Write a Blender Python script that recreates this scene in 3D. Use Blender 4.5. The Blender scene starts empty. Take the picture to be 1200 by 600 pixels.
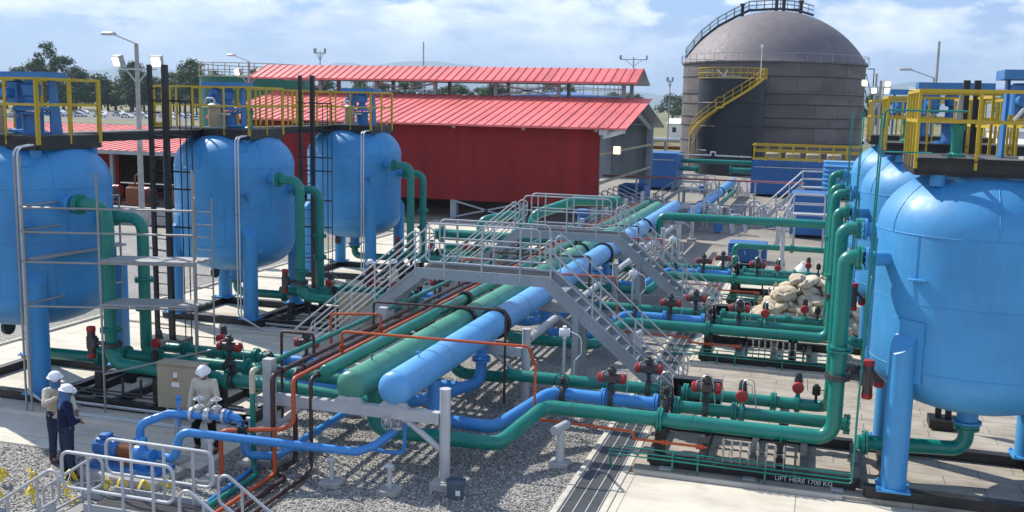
import bpy, math, random
from mathutils import Vector, Matrix, noise
rnd = random.Random(11)
scene = bpy.context.scene
col = scene.collection
R = math.radians
SUN_AZ = Vector((-0.90, 0.44)).normalized()
SUN_EL = R(43)

# ------------------------------------------------------------------ mesh builder
class MB:
    def __init__(s): s.v = []; s.f = []; s.flat = set()
    def add(s, vs, fs):
        o = len(s.v); s.v += [tuple(p) for p in vs]; s.f += [tuple(o + i for i in f) for f in fs]
    def box(s, x0, x1, y0, y1, z0, z1, M=None):
        vs = [Vector((x, y, z)) for x in (x0, x1) for y in (y0, y1) for z in (z0, z1)]
        if M: vs = [M @ p for p in vs]
        s.add(vs, [(0, 1, 3, 2), (4, 6, 7, 5), (0, 4, 5, 1), (2, 3, 7, 6), (0, 2, 6, 4), (1, 5, 7, 3)])
        return s
    def cbox(s, c, d, M=None):
        x, y, z = c; a, b, e = d[0] / 2, d[1] / 2, d[2] / 2
        return s.box(x - a, x + a, y - b, y + b, z - e, z + e, M)
    def chamfer(s, x0, x1, y0, y1, z0, z1, b=0.02):
        # box with chamfered upright and top edges
        def ring(z, i): return [(x0 + i, y0, z), (x1 - i, y0, z), (x1, y0 + i, z), (x1, y1 - i, z), (x1 - i, y1, z), (x0 + i, y1, z), (x0, y1 - i, z), (x0, y0 + i, z)]
        cx, cy = (x0 + x1) / 2, (y0 + y1) / 2
        top = [(p[0] + (b if p[0] < cx else -b), p[1] + (b if p[1] < cy else -b), z1) for p in ring(z1, b)]
        vs = ring(z0, b) + ring(z1 - b, b) + top
        fs = [tuple(range(7, -1, -1)), tuple(range(16, 24))]
        for k in (0, 8):
            for i in range(8):
                j = (i + 1) % 8; fs.append((k + i, k + j, k + 8 + j, k + 8 + i))
        s.add(vs, fs); return s
    def beam(s, a, b, w, h=None, up=Vector((0, 0, 1))):
        a = Vector(a); b = Vector(b); h = h or w; d = (b - a).normalized()
        if abs(d.dot(up)) > 0.98: up = Vector((0, 1, 0))
        u = d.cross(up).normalized(); v = u.cross(d)
        vs = []
        for p in (a, b):
            for i, j in ((-1, -1), (1, -1), (1, 1), (-1, 1)): vs.append(p + u * (w / 2 * i) + v * (h / 2 * j))
        s.add(vs, [(3, 2, 1, 0), (4, 5, 6, 7), (0, 1, 5, 4), (1, 2, 6, 5), (2, 3, 7, 6), (3, 0, 4, 7)]); return s
    def ibeam(s, a, b, w, h, t=0.02, up=Vector((0, 0, 1))):
        a = Vector(a); b = Vector(b); d = (b - a).normalized()
        if abs(d.dot(up)) > 0.98: up = Vector((0, 1, 0))
        u = d.cross(up).normalized(); v = u.cross(d)
        for q in (1, -1): s.beam(a + v * q * (h / 2 - t / 2), b + v * q * (h / 2 - t / 2), w, t, up)
        s.beam(a, b, t, h - 2 * t - 0.001, up); return s
    def cyl(s, a, b, r0, r1=None, n=16, caps=True):
        a = Vector(a); b = Vector(b); r1 = r0 if r1 is None else r1; d = (b - a).normalized()
        up = Vector((0, 0, 1)) if abs(d.z) < 0.9 else Vector((0, 1, 0))
        u = d.cross(up).normalized(); v = u.cross(d)
        vs = []
        for p, r in ((a, r0), (b, r1)):
            for i in range(n):
                t = 2 * math.pi * i / n; vs.append(p + u * (r * math.cos(t)) + v * (r * math.sin(t)))
        fs = [(i, (i + 1) % n, n + (i + 1) % n, n + i) for i in range(n)]
        if caps: fs += [tuple(range(n - 1, -1, -1)), tuple(range(n, 2 * n))]
        s.add(vs, [tuple(reversed(f)) for f in fs]); return s
    def disc(s, p, d, r, t, n=18, bolts=0, br=0.016):
        p = Vector(p); d = Vector(d).normalized()
        s.cyl(p - d * t / 2, p + d * t / 2, r, n=n)
        if bolts:
            up = Vector((0, 0, 1)) if abs(d.z) < 0.9 else Vector((0, 1, 0))
            u = d.cross(up).normalized(); v = u.cross(d)
            for i in range(bolts):
                a = 2 * math.pi * (i + .5) / bolts; c = p + (u * math.cos(a) + v * math.sin(a)) * r * 0.86
                s.cyl(c - d * (t / 2 + .018), c + d * (t / 2 + .018), br, n=6)
        return s
    def tube(s, pts, r, bend=0.0, n=12, closed=False, caps=True, k=6):
        P = [Vector(p) for p in pts]; out = []
        m = len(P)
        for i in range(m):
            if not closed and i in (0, m - 1): out.append(P[i]); continue
            p = P[i]; a = P[i - 1]; b = P[(i + 1) % m]
            d1 = (p - a); d2 = (b - p); l1, l2 = d1.length, d2.length; d1.normalize(); d2.normalize()
            c = max(-1, min(1, d1.dot(d2))); th = math.acos(c)
            if th < 0.02 or bend <= 0: out.append(p); continue
            t = min(bend * math.tan(th / 2), l1 * .49, l2 * .49); rr = t / math.tan(th / 2)
            p0 = p - d1 * t; nrm = (d2 - d1 * c).normalized(); ctr = p0 + nrm * rr
            kk = max(2, int(k * th / 1.57 + .5))
            for j in range(kk + 1):
                a2 = th * j / kk; out.append(ctr - nrm * (rr * math.cos(a2)) + d1 * (rr * math.sin(a2)))
        q = []
        for p in out:
            if not q or (p - q[-1]).length > 1e-5: q.append(p)
        if closed and (q[0] - q[-1]).length < 1e-5: q.pop()
        N = len(q); tang = []
        for i in range(N):
            if closed: d = (q[(i + 1) % N] - q[i]).normalized() + (q[i] - q[i - 1]).normalized()
            elif i == 0: d = q[1] - q[0]
            elif i == N - 1: d = q[-1] - q[-2]
            else: d = (q[i + 1] - q[i]).normalized() + (q[i] - q[i - 1]).normalized()
            tang.append(d.normalized())
        d = tang[0]; up = Vector((0, 0, 1)) if abs(d.z) < 0.9 else Vector((0, 1, 0))
        u = d.cross(up).normalized(); vs = []
        for i in range(N):
            d = tang[i]; u = (u - d * u.dot(d)).normalized(); v = d.cross(u)
            sc = 1.0
            if bend <= 0 and 0 < i < N - 1:
                e = (q[i] - q[i - 1]).normalized().dot(d); sc = 1 / max(.5, e)
            for j in range(n):
                t = 2 * math.pi * j / n; vs.append(q[i] + (u * math.cos(t) + v * math.sin(t)) * r)
        fs = []
        for i in range(N if closed else N - 1):
            i2 = (i + 1) % N
            for j in range(n):
                j2 = (j + 1) % n; fs.append((i * n + j, i * n + j2, i2 * n + j2, i2 * n + j))
        if caps and not closed: fs += [tuple(range(n - 1, -1, -1)), tuple(range((N - 1) * n, N * n))]
        s.add(vs, fs); return s
    def lathe(s, prof, c=(0, 0, 0), n=32, a=None):
        c = Vector(c); ax = Vector(a).normalized() if a else Vector((0, 0, 1))
        up = Vector((0, 1, 0)) if abs(ax.z) > .9 else Vector((0, 0, 1))
        u = up.cross(ax).normalized(); v = ax.cross(u)
        vs = []; rows = []
        for r, z in prof:
            if r < 1e-5: rows.append([len(vs)]); vs.append(c + ax * z)
            else:
                rows.append(list(range(len(vs), len(vs) + n)))
                for i in range(n):
                    t = 2 * math.pi * i / n; vs.append(c + ax * z + (u * math.cos(t) + v * math.sin(t)) * r)
        fs = []
        for A, B in zip(rows, rows[1:]):
            for i in range(n):
                j = (i + 1) % n
                if len(A) == 1 and len(B) == 1: continue
                if len(A) == 1: fs.append((A[0], B[j], B[i]))
                elif len(B) == 1: fs.append((A[i], A[j], B[0]))
                else: fs.append((A[i], A[j], B[j], B[i]))
        s.add(vs, fs); return s
    def prism(s, poly, ext):
        ext = Vector(ext); P = [Vector(p) for p in poly]; n = len(P)
        s.add(P + [p + ext for p in P], [tuple(range(n - 1, -1, -1)), tuple(range(n, 2 * n))] + [(i, (i + 1) % n, n + (i + 1) % n, n + i) for i in range(n)])
        return s
    def mesh(s, name, off=Vector((0, 0, 0)), ang=35):
        me = bpy.data.meshes.new(name)
        me.from_pydata([(p[0] - off.x, p[1] - off.y, p[2] - off.z) for p in s.v], [], s.f)
        me.update()
        if ang:
            me.polygons.foreach_set('use_smooth', [True] * len(me.polygons))
            me.set_sharp_from_angle(angle=R(ang))
        return me

ORG = {}
def tag(o, label=None, cat=None, group=None, kind=None):
    if label: o['label'] = label
    if cat: o['category'] = cat
    if group: o['group'] = group
    if kind: o['kind'] = kind
    return o
def thing(name, label, cat, loc=(0, 0, 0), group=None):
    o = bpy.data.objects.new(name, None); col.objects.link(o); o.location = loc
    o.empty_display_size = .2
    ORG[o.name] = Vector(loc); return tag(o, label, cat, group)
def part(name, mb, mat, parent=None, label=None, ang=35):
    off = ORG[parent.name] if parent else Vector((0, 0, 0))
    me = mb.mesh(name, off, ang) if isinstance(mb, MB) else mb
    if not isinstance(mb, MB): me.transform(Matrix.Translation(-off))
    if mat and not me.materials: me.materials.append(mat)
    o = bpy.data.objects.new(name, me); col.objects.link(o)
    if parent: o.parent = parent
    ORG[o.name] = off
    if label: o['label'] = label
    return o
def solo(name, mb, mat, label, cat, group=None, ang=35):      # a thing that is one mesh, origin at its base
    xs = [p[0] for p in mb.v]; ys = [p[1] for p in mb.v]; zs = [p[2] for p in mb.v]
    c = Vector(((min(xs) + max(xs)) / 2, (min(ys) + max(ys)) / 2, min(zs)))
    me = mb.mesh(name, c, ang); me.materials.append(mat)
    o = bpy.data.objects.new(name, me); col.objects.link(o); o.location = c; ORG[o.name] = c
    return tag(o, label, cat, group)
def struct(name, mb, mat, ang=35):
    return tag(part(name, mb, mat, ang=ang), kind='structure')
KIDS = {}
def dup(root, loc, rz=0.0, label=None, group=None, flip=False, sc=None):
    r = root.copy(); col.objects.link(r); r.location = loc; r.rotation_euler = (0, 0, rz)
    if sc: r.scale = (sc,) * 3 if isinstance(sc, (int, float)) else sc
    ORG[r.name] = Vector(loc)
    if label: r['label'] = label
    if group: r['group'] = group
    if root.name not in KIDS: KIDS[root.name] = [(c, list(c.children)) for c in root.children]
    for ch, gs in KIDS[root.name]:
        c = ch.copy(); col.objects.link(c); c.parent = r
        for g in gs:
            d = g.copy(); col.objects.link(d); d.parent = c
    return r

# ------------------------------------------------------------------ materials
def new_mat(name):
    m = bpy.data.materials.new(name); m.use_nodes = True
    nt = m.node_tree; b = nt.nodes['Principled BSDF']
    return m, nt, b
def nd(nt, typ, **kw):
    n = nt.nodes.new(typ)
    for k, v in kw.items():
        if k.startswith('i_'): n.inputs[k[2:].replace('_', ' ')].default_value = v
        else: setattr(n, k, v)
    return n
def ramp(nt, fac, stops):
    r = nt.nodes.new('ShaderNodeValToRGB'); e = r.color_ramp.elements
    while len(e) < len(stops): e.new(.5)
    for el, (p, c) in zip(e, stops): el.position = p; el.color = (c[0], c[1], c[2], 1) if not isinstance(c, (int, float)) else (c, c, c, 1)
    nt.links.new(fac, r.inputs[0]); return r.outputs[0]
def mixc(nt, fac, a, b, mode='MIX'):
    m = nt.nodes.new('ShaderNodeMix'); m.data_type = 'RGBA'; m.blend_type = mode
    if isinstance(fac, (int, float)): m.inputs[0].default_value = fac
    else: nt.links.new(fac, m.inputs[0])
    for i, x in ((6, a), (7, b)):
        if isinstance(x, tuple): m.inputs[i].default_value = (x[0], x[1], x[2], 1)
        else: nt.links.new(x, m.inputs[i])
    return m.outputs[2]
def pos(nt, scale=(1, 1, 1)):
    g = nt.nodes.new('ShaderNodeNewGeometry'); mp = nt.nodes.new('ShaderNodeMapping')
    nt.links.new(g.outputs['Position'], mp.inputs['Vector']); mp.inputs['Scale'].default_value = scale
    return mp.outputs[0]
def noi(nt, vec, scale, detail=4, rough=.55):
    n = nt.nodes.new('ShaderNodeTexNoise'); n.inputs['Scale'].default_value = scale; n.inputs['Detail'].default_value = detail
    n.inputs['Roughness'].default_value = rough; nt.links.new(vec, n.inputs['Vector']); return n.outputs[0]
def bump(nt, b, h, strength=.2, dist=.01):
    n = nt.nodes.new('ShaderNodeBump'); n.inputs['Strength'].default_value = strength; n.inputs['Distance'].default_value = dist
    nt.links.new(h, n.inputs['Height']); nt.links.new(n.outputs[0], b.inputs['Normal'])
def paint(name, c, rough=.38, metal=0.0, dirt=.25, dirtc=(.22, .19, .15), streak=True, var=.12, spec=.5, coat=0):
    m, nt, b = new_mat(name); p = pos(nt)
    n1 = noi(nt, p, .9, 5); lo = tuple(x * (1 - var) for x in c); hi = tuple(min(1, x * (1 + var)) for x in c)
    base = ramp(nt, n1, [(.3, lo), (.7, hi)])
    if dirt > 0:
        n2 = noi(nt, pos(nt, (6, 6, .7) if streak else (3, 3, 3)), 1.6, 6, .65)
        f = ramp(nt, n2, [(.5, 0.0), (.82, dirt)])
        base = mixc(nt, f, base, dirtc)
    n3 = noi(nt, p, 34, 3); base = mixc(nt, .12, base, ramp(nt, n3, [(.35, .35), (.65, .65)]), 'OVERLAY')
    nt.links.new(base, b.inputs['Base Color'])
    rr = ramp(nt, noi(nt, p, 4, 4), [(.3, max(.05, rough - .08)), (.7, min(1, rough + .14))])
    nt.links.new(rr, b.inputs['Roughness']); b.inputs['Metallic'].default_value = metal
    b.inputs['Specular IOR Level'].default_value = spec
    bump(nt, b, noi(nt, p, 9, 4), .12, .01)
    return m
M = {}
M['tank'] = paint('tank blue paint', (.044, .255, .53), .46, dirt=.32, dirtc=(.16, .32, .46), var=.13)
M['blue'] = paint('pipe blue paint', (.05, .25, .60), .33, dirt=.15, dirtc=(.25, .3, .4))
M['header_blue'] = paint('header light blue paint', (.11, .37, .70), .36, dirt=.3, dirtc=(.4, .45, .5))
M['deepblue'] = paint('container blue paint', (.02, .12, .34), .5, dirt=.3, dirtc=(.1, .12, .18))
M['drive'] = paint('drive blue paint', (.028, .17, .42), .36, dirt=.35)
M['navyblue'] = paint('machine blue paint', (.03, .15, .42), .4, dirt=.25)
M['green'] = paint('pipe green paint', (.006, .19, .15), .3, dirt=.25, dirtc=(.12, .2, .15))
M['header_green'] = paint('header faded green paint', (.065, .27, .185), .42, dirt=.2, dirtc=(.25, .3, .22))
M['tank_green'] = paint('green tank paint', (.01, .13, .08), .5)
M['orange'] = paint('pipe orange paint', (.52, .085, .022), .35, dirt=.2, dirtc=(.25, .12, .06))
M['brown'] = paint('pipe brown paint', (.055, .022, .02), .4, dirt=.2)
M['cream'] = paint('pipe cream paint', (.55, .5, .36), .4)
M['black'] = paint('black steel paint', (.012, .012, .013), .45, dirt=.35, dirtc=(.09, .075, .06), streak=False)
M['yellow'] = paint('safety yellow paint', (.5, .34, .015), .4, dirt=.3, dirtc=(.2, .13, .03))
M['galv'] = paint('galvanised steel', (.47, .48, .49), .45, metal=.15, dirt=.25, dirtc=(.2, .19, .18), var=.18)
M['grey'] = paint('grey steel paint', (.33, .36, .375), .5, dirt=.25, dirtc=(.16, .15, .14))
M['alu'] = paint('aluminium pipe', (.55, .56, .57), .35, metal=.6, dirt=.2)
M['steel'] = paint('bare steel tube', (.32, .31, .29), .45, metal=.5, dirt=.4, dirtc=(.18, .12, .08))
M['red'] = paint('valve red plastic', (.36, .02, .02), .35, dirt=.15)
M['maroon'] = paint('actuator dark red grey', (.07, .05, .05), .4, dirt=.25)
M['darkgrey'] = paint('dark grey casting', (.04, .042, .045), .5)
M['rubber'] = paint('black rubber', (.015, .015, .016), .7)
M['beige'] = paint('beige cabinet paint', (.36, .3, .2), .5, dirt=.2)
M['white'] = paint('white paint', (.75, .75, .73), .4, dirt=.12)
M['redwall'] = None
M['sandbag'] = paint('woven sack', (.52, .44, .32), .9, dirt=.5, dirtc=(.3, .23, .15), streak=False, var=.25)
M['plank'] = paint('scaffold plank', (.3, .3, .3), .7, dirt=.4)
M['grating'] = paint('steel grating', (.16, .165, .17), .55, metal=.4)
M['tape'] = paint('yellow plastic tape', (.75, .55, .02), .5, dirt=.1)
M['bark'] = paint('tree bark', (.1, .075, .05), .9)
M['rust'] = paint('rusty steel', (.2, .07, .03), .8, dirt=.4)
# wood-free materials below
def ribbed(name, c, per, depth, axis='X', rough=.45, dirt=.25, dirtc=(.3, .2, .18), fade=None):
    m, nt, b = new_mat(name); p = pos(nt)
    n1 = noi(nt, p, .35, 6, .6); cc = fade or tuple(min(1, x * 1.35 + .02) for x in c)
    base = ramp(nt, n1, [(.35, c), (.75, cc)])
    base = mixc(nt, 1.0, base, ramp(nt, noi(nt, pos(nt, (1.3, .02, .02)), 1.0, 3), [(.35, .84), (.65, 1.1)]), 'MULTIPLY')
    f = ramp(nt, noi(nt, pos(nt, (2.2, 2.2, .25)), 1.1, 6, .7), [(.5, 0.0), (.85, dirt)])
    base = mixc(nt, f, base, dirtc); nt.links.new(base, b.inputs['Base Color'])
    b.inputs['Roughness'].default_value = rough
    w = nt.nodes.new('ShaderNodeTexWave'); w.bands_direction = axis; w.inputs['Scale'].default_value = 2 * math.pi / 20 / per * 1.0
    nt.links.new(p, w.inputs['Vector']); bump(nt, b, w.outputs[1], 1.0, depth)
    return m
M['redwall'] = ribbed('corrugated red wall', (.19, .008, .009), .3, .015, 'X', .8, .3, (.11, .01, .01), fade=(.24, .013, .013))
M['roof'] = ribbed('faded red roof sheet', (.62, .13, .125), .3, .004, 'X', .5, .22, (.5, .25, .25))
M['sheet'] = ribbed('grey corrugated sheet', (.34, .36, .36), .22, .03, 'X', .5, .3, (.1, .1, .1))
M['sheety'] = ribbed('grey corrugated sheet end', (.36, .38, .38), .22, .03, 'Y', .5, .3, (.1, .1, .1))
M['contain'] = ribbed('blue ribbed container', (.015, .075, .3), .5, .03, 'Z', .5, .35, (.08, .1, .15))

def ground_mats():
    # gravel
    m, nt, b = new_mat('gravel'); p = pos(nt)
    v = nt.nodes.new('ShaderNodeTexVoronoi'); v.inputs['Scale'].default_value = 36; nt.links.new(p, v.inputs['Vector'])
    v.inputs['Randomness'].default_value = 1
    sep = nt.nodes.new('ShaderNodeSeparateColor'); nt.links.new(v.outputs['Color'], sep.inputs[0])
    stone = ramp(nt, sep.outputs[0], [(0, (.22, .21, .19)), (.35, (.36, .34, .31)), (.7, (.47, .45, .41)), (1, (.7, .67, .61))])
    gap = ramp(nt, v.outputs['Distance'], [(.3, 1.0), (.65, .42)])
    c = mixc(nt, 1.0, stone, gap, 'MULTIPLY')
    big = ramp(nt, noi(nt, p, .5, 4), [(.3, .8), (.7, 1.1)]); c = mixc(nt, 1.0, c, big, 'MULTIPLY')
    nt.links.new(c, b.inputs['Base Color']); b.inputs['Roughness'].default_value = .9
    inv = nt.nodes.new('ShaderNodeMath'); inv.operation = 'SUBTRACT'; inv.inputs[0].default_value = 1; nt.links.new(v.outputs['Distance'], inv.inputs[1])
    bump(nt, b, inv.outputs[0], .8, .02); M['gravel'] = m
    # concrete
    def conc(name, lo, hi, stain, sc=1.0, joints=None, amt=.6):
        m, nt, b = new_mat(name); p = pos(nt)
        base = ramp(nt, noi(nt, p, .7 * sc, 6, .6), [(.3, lo), (.72, hi)])
        st = ramp(nt, noi(nt, pos(nt, (.5, 1.6, 1)), .9 * sc, 8, .7), [(.48, 0.0), (.75, amt)])
        base = mixc(nt, st, base, stain)
        sp = ramp(nt, noi(nt, p, 40, 2), [(.3, .42), (.7, .58)]); base = mixc(nt, .35, base, sp, 'OVERLAY')
        dk = ramp(nt, noi(nt, p, 1.3, 7, .7), [(.6, 0.0), (.78, .45)]); base = mixc(nt, dk, base, tuple(x * .45 for x in stain))
        h = noi(nt, p, 30, 4)
        if joints:
            bt = nt.nodes.new('ShaderNodeTexBrick'); bt.offset = joints[2]; bt.inputs['Scale'].default_value = 1; bt.inputs['Brick Width'].default_value = joints[0]
            bt.inputs['Row Height'].default_value = joints[1]; bt.inputs['Mortar Size'].default_value = .011; bt.inputs['Mortar Smooth'].default_value = .1
            nt.links.new(p, bt.inputs['Vector'])
            inv = ramp(nt, bt.outputs['Fac'], [(0, 1.0), (1, .45)]); base = mixc(nt, 1.0, base, inv, 'MULTIPLY')
        nt.links.new(base, b.inputs['Base Color']); b.inputs['Roughness'].default_value = .85
        bump(nt, b, h, .25, .004); M[name] = m
    conc('concrete', (.50, .455, .37), (.65, .60, .50), (.3, .26, .2), joints=(3.1, 2.4, 0))
    conc('concrete_worn', (.27, .235, .19), (.42, .375, .31), (.12, .1, .08), 1.6, joints=(1.4, .5, .5), amt=.75)
    conc('kerbstone', (.45, .42, .36), (.6, .56, .48), (.3, .27, .22), 2)
    conc('yard', (.20, .18, .15), (.31, .28, .235), (.12, .11, .095), .4, amt=.7)
    conc('footing', (.32, .31, .29), (.46, .45, .42), (.2, .19, .17), 3)
    conc('asphalt', (.09, .09, .09), (.15, .148, .14), (.2, .19, .17), .5, amt=.4)
    # land
    m, nt, b = new_mat('land'); p = pos(nt)
    g = ramp(nt, noi(nt, p, .02, 8, .6), [(.35, (.10, .12, .035)), (.5, (.16, .155, .06)), (.62, (.24, .2, .12)), (.8, (.07, .10, .03))])
    f = ramp(nt, noi(nt, p, .6, 5), [(.3, .75), (.7, 1.2)]); g = mixc(nt, 1.0, g, f, 'MULTIPLY')
    nt.links.new(g, b.inputs['Base Color']); b.inputs['Roughness'].default_value = .95; M['land'] = m
    m, nt, b = new_mat('mountain'); p = pos(nt)
    g = ramp(nt, noi(nt, p, .0011, 8, .6), [(.35, (.03, .06, .03)), (.65, (.07, .1, .05))])
    nt.links.new(g, b.inputs['Base Color']); b.inputs['Roughness'].default_value = 1; M['mountain'] = m
    # foliage
    for nm, lo, hi in (('leaf_dark', (.02, .05, .015), (.07, .13, .035)), ('leaf_mid', (.02, .055, .012), (.08, .14, .035))):
        m, nt, b = new_mat(nm); p = pos(nt)
        g = ramp(nt, noi(nt, p, .5, 6, .7), [(.35, lo), (.65, hi)])
        nt.links.new(g, b.inputs['Base Color']); b.inputs['Roughness'].default_value = .7
        M[nm] = m
    m, nt, b = new_mat('insulation'); p = pos(nt)
    base = ramp(nt, noi(nt, pos(nt, (.15, .15, .4)), 1.2, 6, .6), [(.3, (.105, .09, .088)), (.7, (.19, .165, .16))]); gi = nt.nodes.new('ShaderNodeNewGeometry'); base = mixc(nt, 1.0, base, ramp(nt, gi.outputs['Random Per Island'], [(0, .86), (1, 1.1)]), 'MULTIPLY')
    st = ramp(nt, noi(nt, pos(nt, (1, 1, .12)), .8, 7, .7), [(.5, 0.0), (.8, .5)]); base = mixc(nt, st, base, (.1, .09, .09))
    nt.links.new(base, b.inputs['Base Color']); b.inputs['Roughness'].default_value = .6; b.inputs['Metallic'].default_value = .15
    bump(nt, b, noi(nt, p, .8, 4), .3, .08); M['insulation'] = m
    m, nt, b = new_mat('window glass'); b.inputs['Base Color'].default_value = (.02, .03, .04, 1); b.inputs['Roughness'].default_value = .08; M['glass'] = m
    for nm, c, s in (('lamp_glow', (1, .82, .5), 5), ('flood_glow', (1, .62, .2), 3.5)):
        m, nt, b = new_mat(nm); b.inputs['Base Color'].default_value = (.8, .8, .7, 1)
        b.inputs['Emission Color'].default_value = (*c, 1); b.inputs['Emission Strength'].default_value = s; M[nm] = m
ground_mats()
def cloth(name, c, rough=.9):
    return paint(name, c, rough, dirt=.1, dirtc=tuple(x * .6 for x in c), streak=False, var=.18, spec=.2)
M['skin'] = cloth('brown skin', (.23, .12, .075), .6)
M['shirt'] = cloth('pale beige shirt', (.55, .5, .4)); M['navy'] = cloth('navy jacket cloth', (.012, .018, .05))
M['denim'] = cloth('dark denim', (.025, .04, .07)); M['blacktrs'] = cloth('black trousers', (.012, .012, .014))
M['hood'] = cloth('blue hood cloth', (.08, .17, .33)); M['boot'] = cloth('brown boot', (.06, .04, .03), .6)
M['hat'] = paint('white helmet plastic', (.82, .82, .82), .25, dirt=.05)
M['sand'] = cloth('sand vest cloth', (.42, .36, .25))
M['redshirt'] = cloth('maroon work shirt', (.1, .03, .04))
# ------------------------------------------------------------------ people
def blob(segs, voxel, wr=0.0, seed=0, sm=2):
    b = MB()
    for s in segs:
        a, ra, c, rb = s[:4]; sq = s[4] if len(s) > 4 else 1.0
        a = Vector(a); c = Vector(c)
        d = c - a
        if d.length < 1e-5: d = Vector((0, 0, .001)); c = a + d
        d.normalize(); up = Vector((0, 1, 0)) if abs(d.z) > .7 else Vector((0, 0, 1)); u = d.cross(up).normalized(); v = u.cross(d)
        n = 16; rows = []; vs = []
        def ring(p, r):
            for j in range(n): t = 2 * math.pi * j / n; vs.append(p + u * (r * math.cos(t)) + v * (r * sq * math.sin(t)))
        K = 4; vs.append(a - d * ra)
        for k in range(1, K + 1): t = math.pi / 2 * k / K; ring(a - d * ra * math.cos(t), ra * math.sin(t))
        for k in range(0, K): t = math.pi / 2 * k / K; ring(c + d * rb * math.sin(t), rb * math.cos(t))
        vs.append(c + d * rb); fs = []; m = 2 * K
        for j in range(n): fs.append((0, 1 + (j + 1) % n, 1 + j))
        for k in range(m - 1):
            for j in range(n): o = 1 + k * n; fs.append((o + j, o + (j + 1) % n, o + n + (j + 1) % n, o + n + j))
        o = 1 + (m - 1) * n
        for j in range(n): fs.append((o + j, o + (j + 1) % n, o + n))
        b.add(vs, fs)
    me = b.mesh('tmp'); o = bpy.data.objects.new('tmp', me); col.objects.link(o)
    md = o.modifiers.new('r', 'REMESH'); md.mode = 'VOXEL'; md.voxel_size = voxel; md.use_smooth_shade = True
    ms = o.modifiers.new('s', 'SMOOTH'); ms.iterations = sm; ms.factor = .5
    dg = bpy.context.evaluated_depsgraph_get(); out = bpy.data.meshes.new_from_object(o.evaluated_get(dg)); bpy.data.objects.remove(o)
    if wr:
        for v in out.vertices:
            p = v.co; k = noise.noise(Vector((p.x * 9, p.y * 9, p.z * 5 + seed))) + .5 * noise.noise(Vector((p.x * 22, p.y * 22, p.z * 12 + seed)))
            v.co = p + v.normal * (k * wr)
    out.polygons.foreach_set('use_smooth', [True] * len(out.polygons)); return out
def person(loc, head, label, J, top, bottom, hood=False, vest=None, badge=None, belly=1.0, group=None):
    """J: joints, local: x right, y forward. keys sh el wr (L,R), hip kn an (L,R), look (dx,dy,dz)"""
    t = thing('person', label, 'person', loc, group); Rm = Matrix.Translation(Vector(loc)) @ Matrix.Rotation(head, 4, 'Z') @ Matrix.Scale(1.06, 4); far = 1.7 if loc[1] > 25 else 1.15
    def W(me):
        me.transform(Rm); return me
    V = Vector; look = V(J.get('look', (0, 1, -.2))).normalized()
    neck = V(J.get('neck', (0, .0, 1.44))); hc = neck + V((0, 0, .17)) + look * .035
    side = look.cross(V((0, 0, 1))).normalized(); hup = side.cross(look)
    pel = V(J.get('pel', (0, 0, .96)))
    seg = [(pel + V((-.07, 0, 0)), .12, pel + V((.07, 0, 0)), .12, .8), (pel, .13, pel + V((0, .0, .2)), .125, .75), (pel + V((0, 0, .2)), .125, neck - V((0, 0, .16)), .15, .68),
           (V(J['shL']), .06, V(J['shR']), .06), (neck - V((0, 0, .08)), .055, neck + V((0, 0, .08)), .052),
           (hc + look * .01, .078, hc + hup * .05, .092), (hc + look * .035 - hup * .06, .05, hc + look * .05 - hup * .07, .042), (hc + look * .09 - hup * .005, .012, hc + look * .108 - hup * .022, .014)]
    for sgn in (-1, 1):
        seg.append((hc + side * .088 * sgn, .02, hc + side * .09 * sgn - hup * .02, .014)); seg.append((hc + side * .034 * sgn + look * .078 + hup * .012, .014, hc + side * .036 * sgn + look * .078 + hup * .012, .014))
    seg.append((hc + look * .088 - hup * .052 - side * .018, .008, hc + look * .088 - hup * .052 + side * .018, .008))
    cl = []; tr = []
    for s in 'LR':
        sh, el, wr = V(J['sh' + s]), V(J['el' + s]), V(J['wr' + s]); hip, kn, an = V(J['hip' + s]), V(J['kn' + s]), V(J['an' + s])
        seg += [(sh, .055, el, .042), (el, .042, wr, .028)]
        d = (wr - el).normalized(); hd = V(J.get('hand' + s, d)).normalized(); sg = 1 if s == 'R' else -1
        wv = V((0, 0, 1)).cross(hd); wv = wv.normalized() if wv.length > .1 else V((0, 1, 0)); pn = hd.cross(wv)
        pc = wr + hd * .05; seg.append((wr + hd * .015, .028, wr + hd * .075, .034, .55))
        for i, ln in enumerate((.065, .075, .07, .055)):
            r0 = wr + hd * .085 + wv * (.027 - .018 * i); k1 = r0 + hd * ln * .5 - pn * .008; k2 = k1 + (hd - pn * .7).normalized() * ln * .5
            seg += [(r0 - hd * .02, .0095, k1, .009), (k1, .009, k2, .0078)]
        th = wr + hd * .03 + wv * .03; t1 = th + (hd * .5 + wv * .7).normalized() * .035; seg += [(th, .012, t1, .011), (t1, .011, t1 + hd * .03, .009)]
        seg += [(hip, .085, kn, .058), (kn, .056, an, .04), (an, .04, an + V((0, .12, -.05)), .034)]
        cl += [(sh, .075, el, .062), (el, .06, wr - d * .02, .045)]
        tr += [(hip, .108, kn, .078), (kn, .078, an + V((0, 0, .02)), .062)]
    body = part('body', W(blob(seg, .0065 * far)), M['skin'], t); 
    cl += [(V(J['shL']), .078, V(J['shR']), .078), (pel + V((0, 0, .02)), .155 * belly, pel + V((0, 0, .25)), .15 * belly, .8), (pel + V((0, 0, .22)), .15 * belly, neck - V((0, 0, .14)), .17, .72), (pel + V((-.06, 0, -.02)), .13, pel + V((.06, 0, -.02)), .13, .85), (neck - V((0, 0, .07)), .075, neck - V((0, 0, .02)), .07)]
    tr += [(pel + V((-.07, 0, 0)), .125, pel + V((.07, 0, 0)), .125, .85)]
    q = part('shirt', W(blob(cl, .012 * far, .009, loc[0])), M[top], t)
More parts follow.
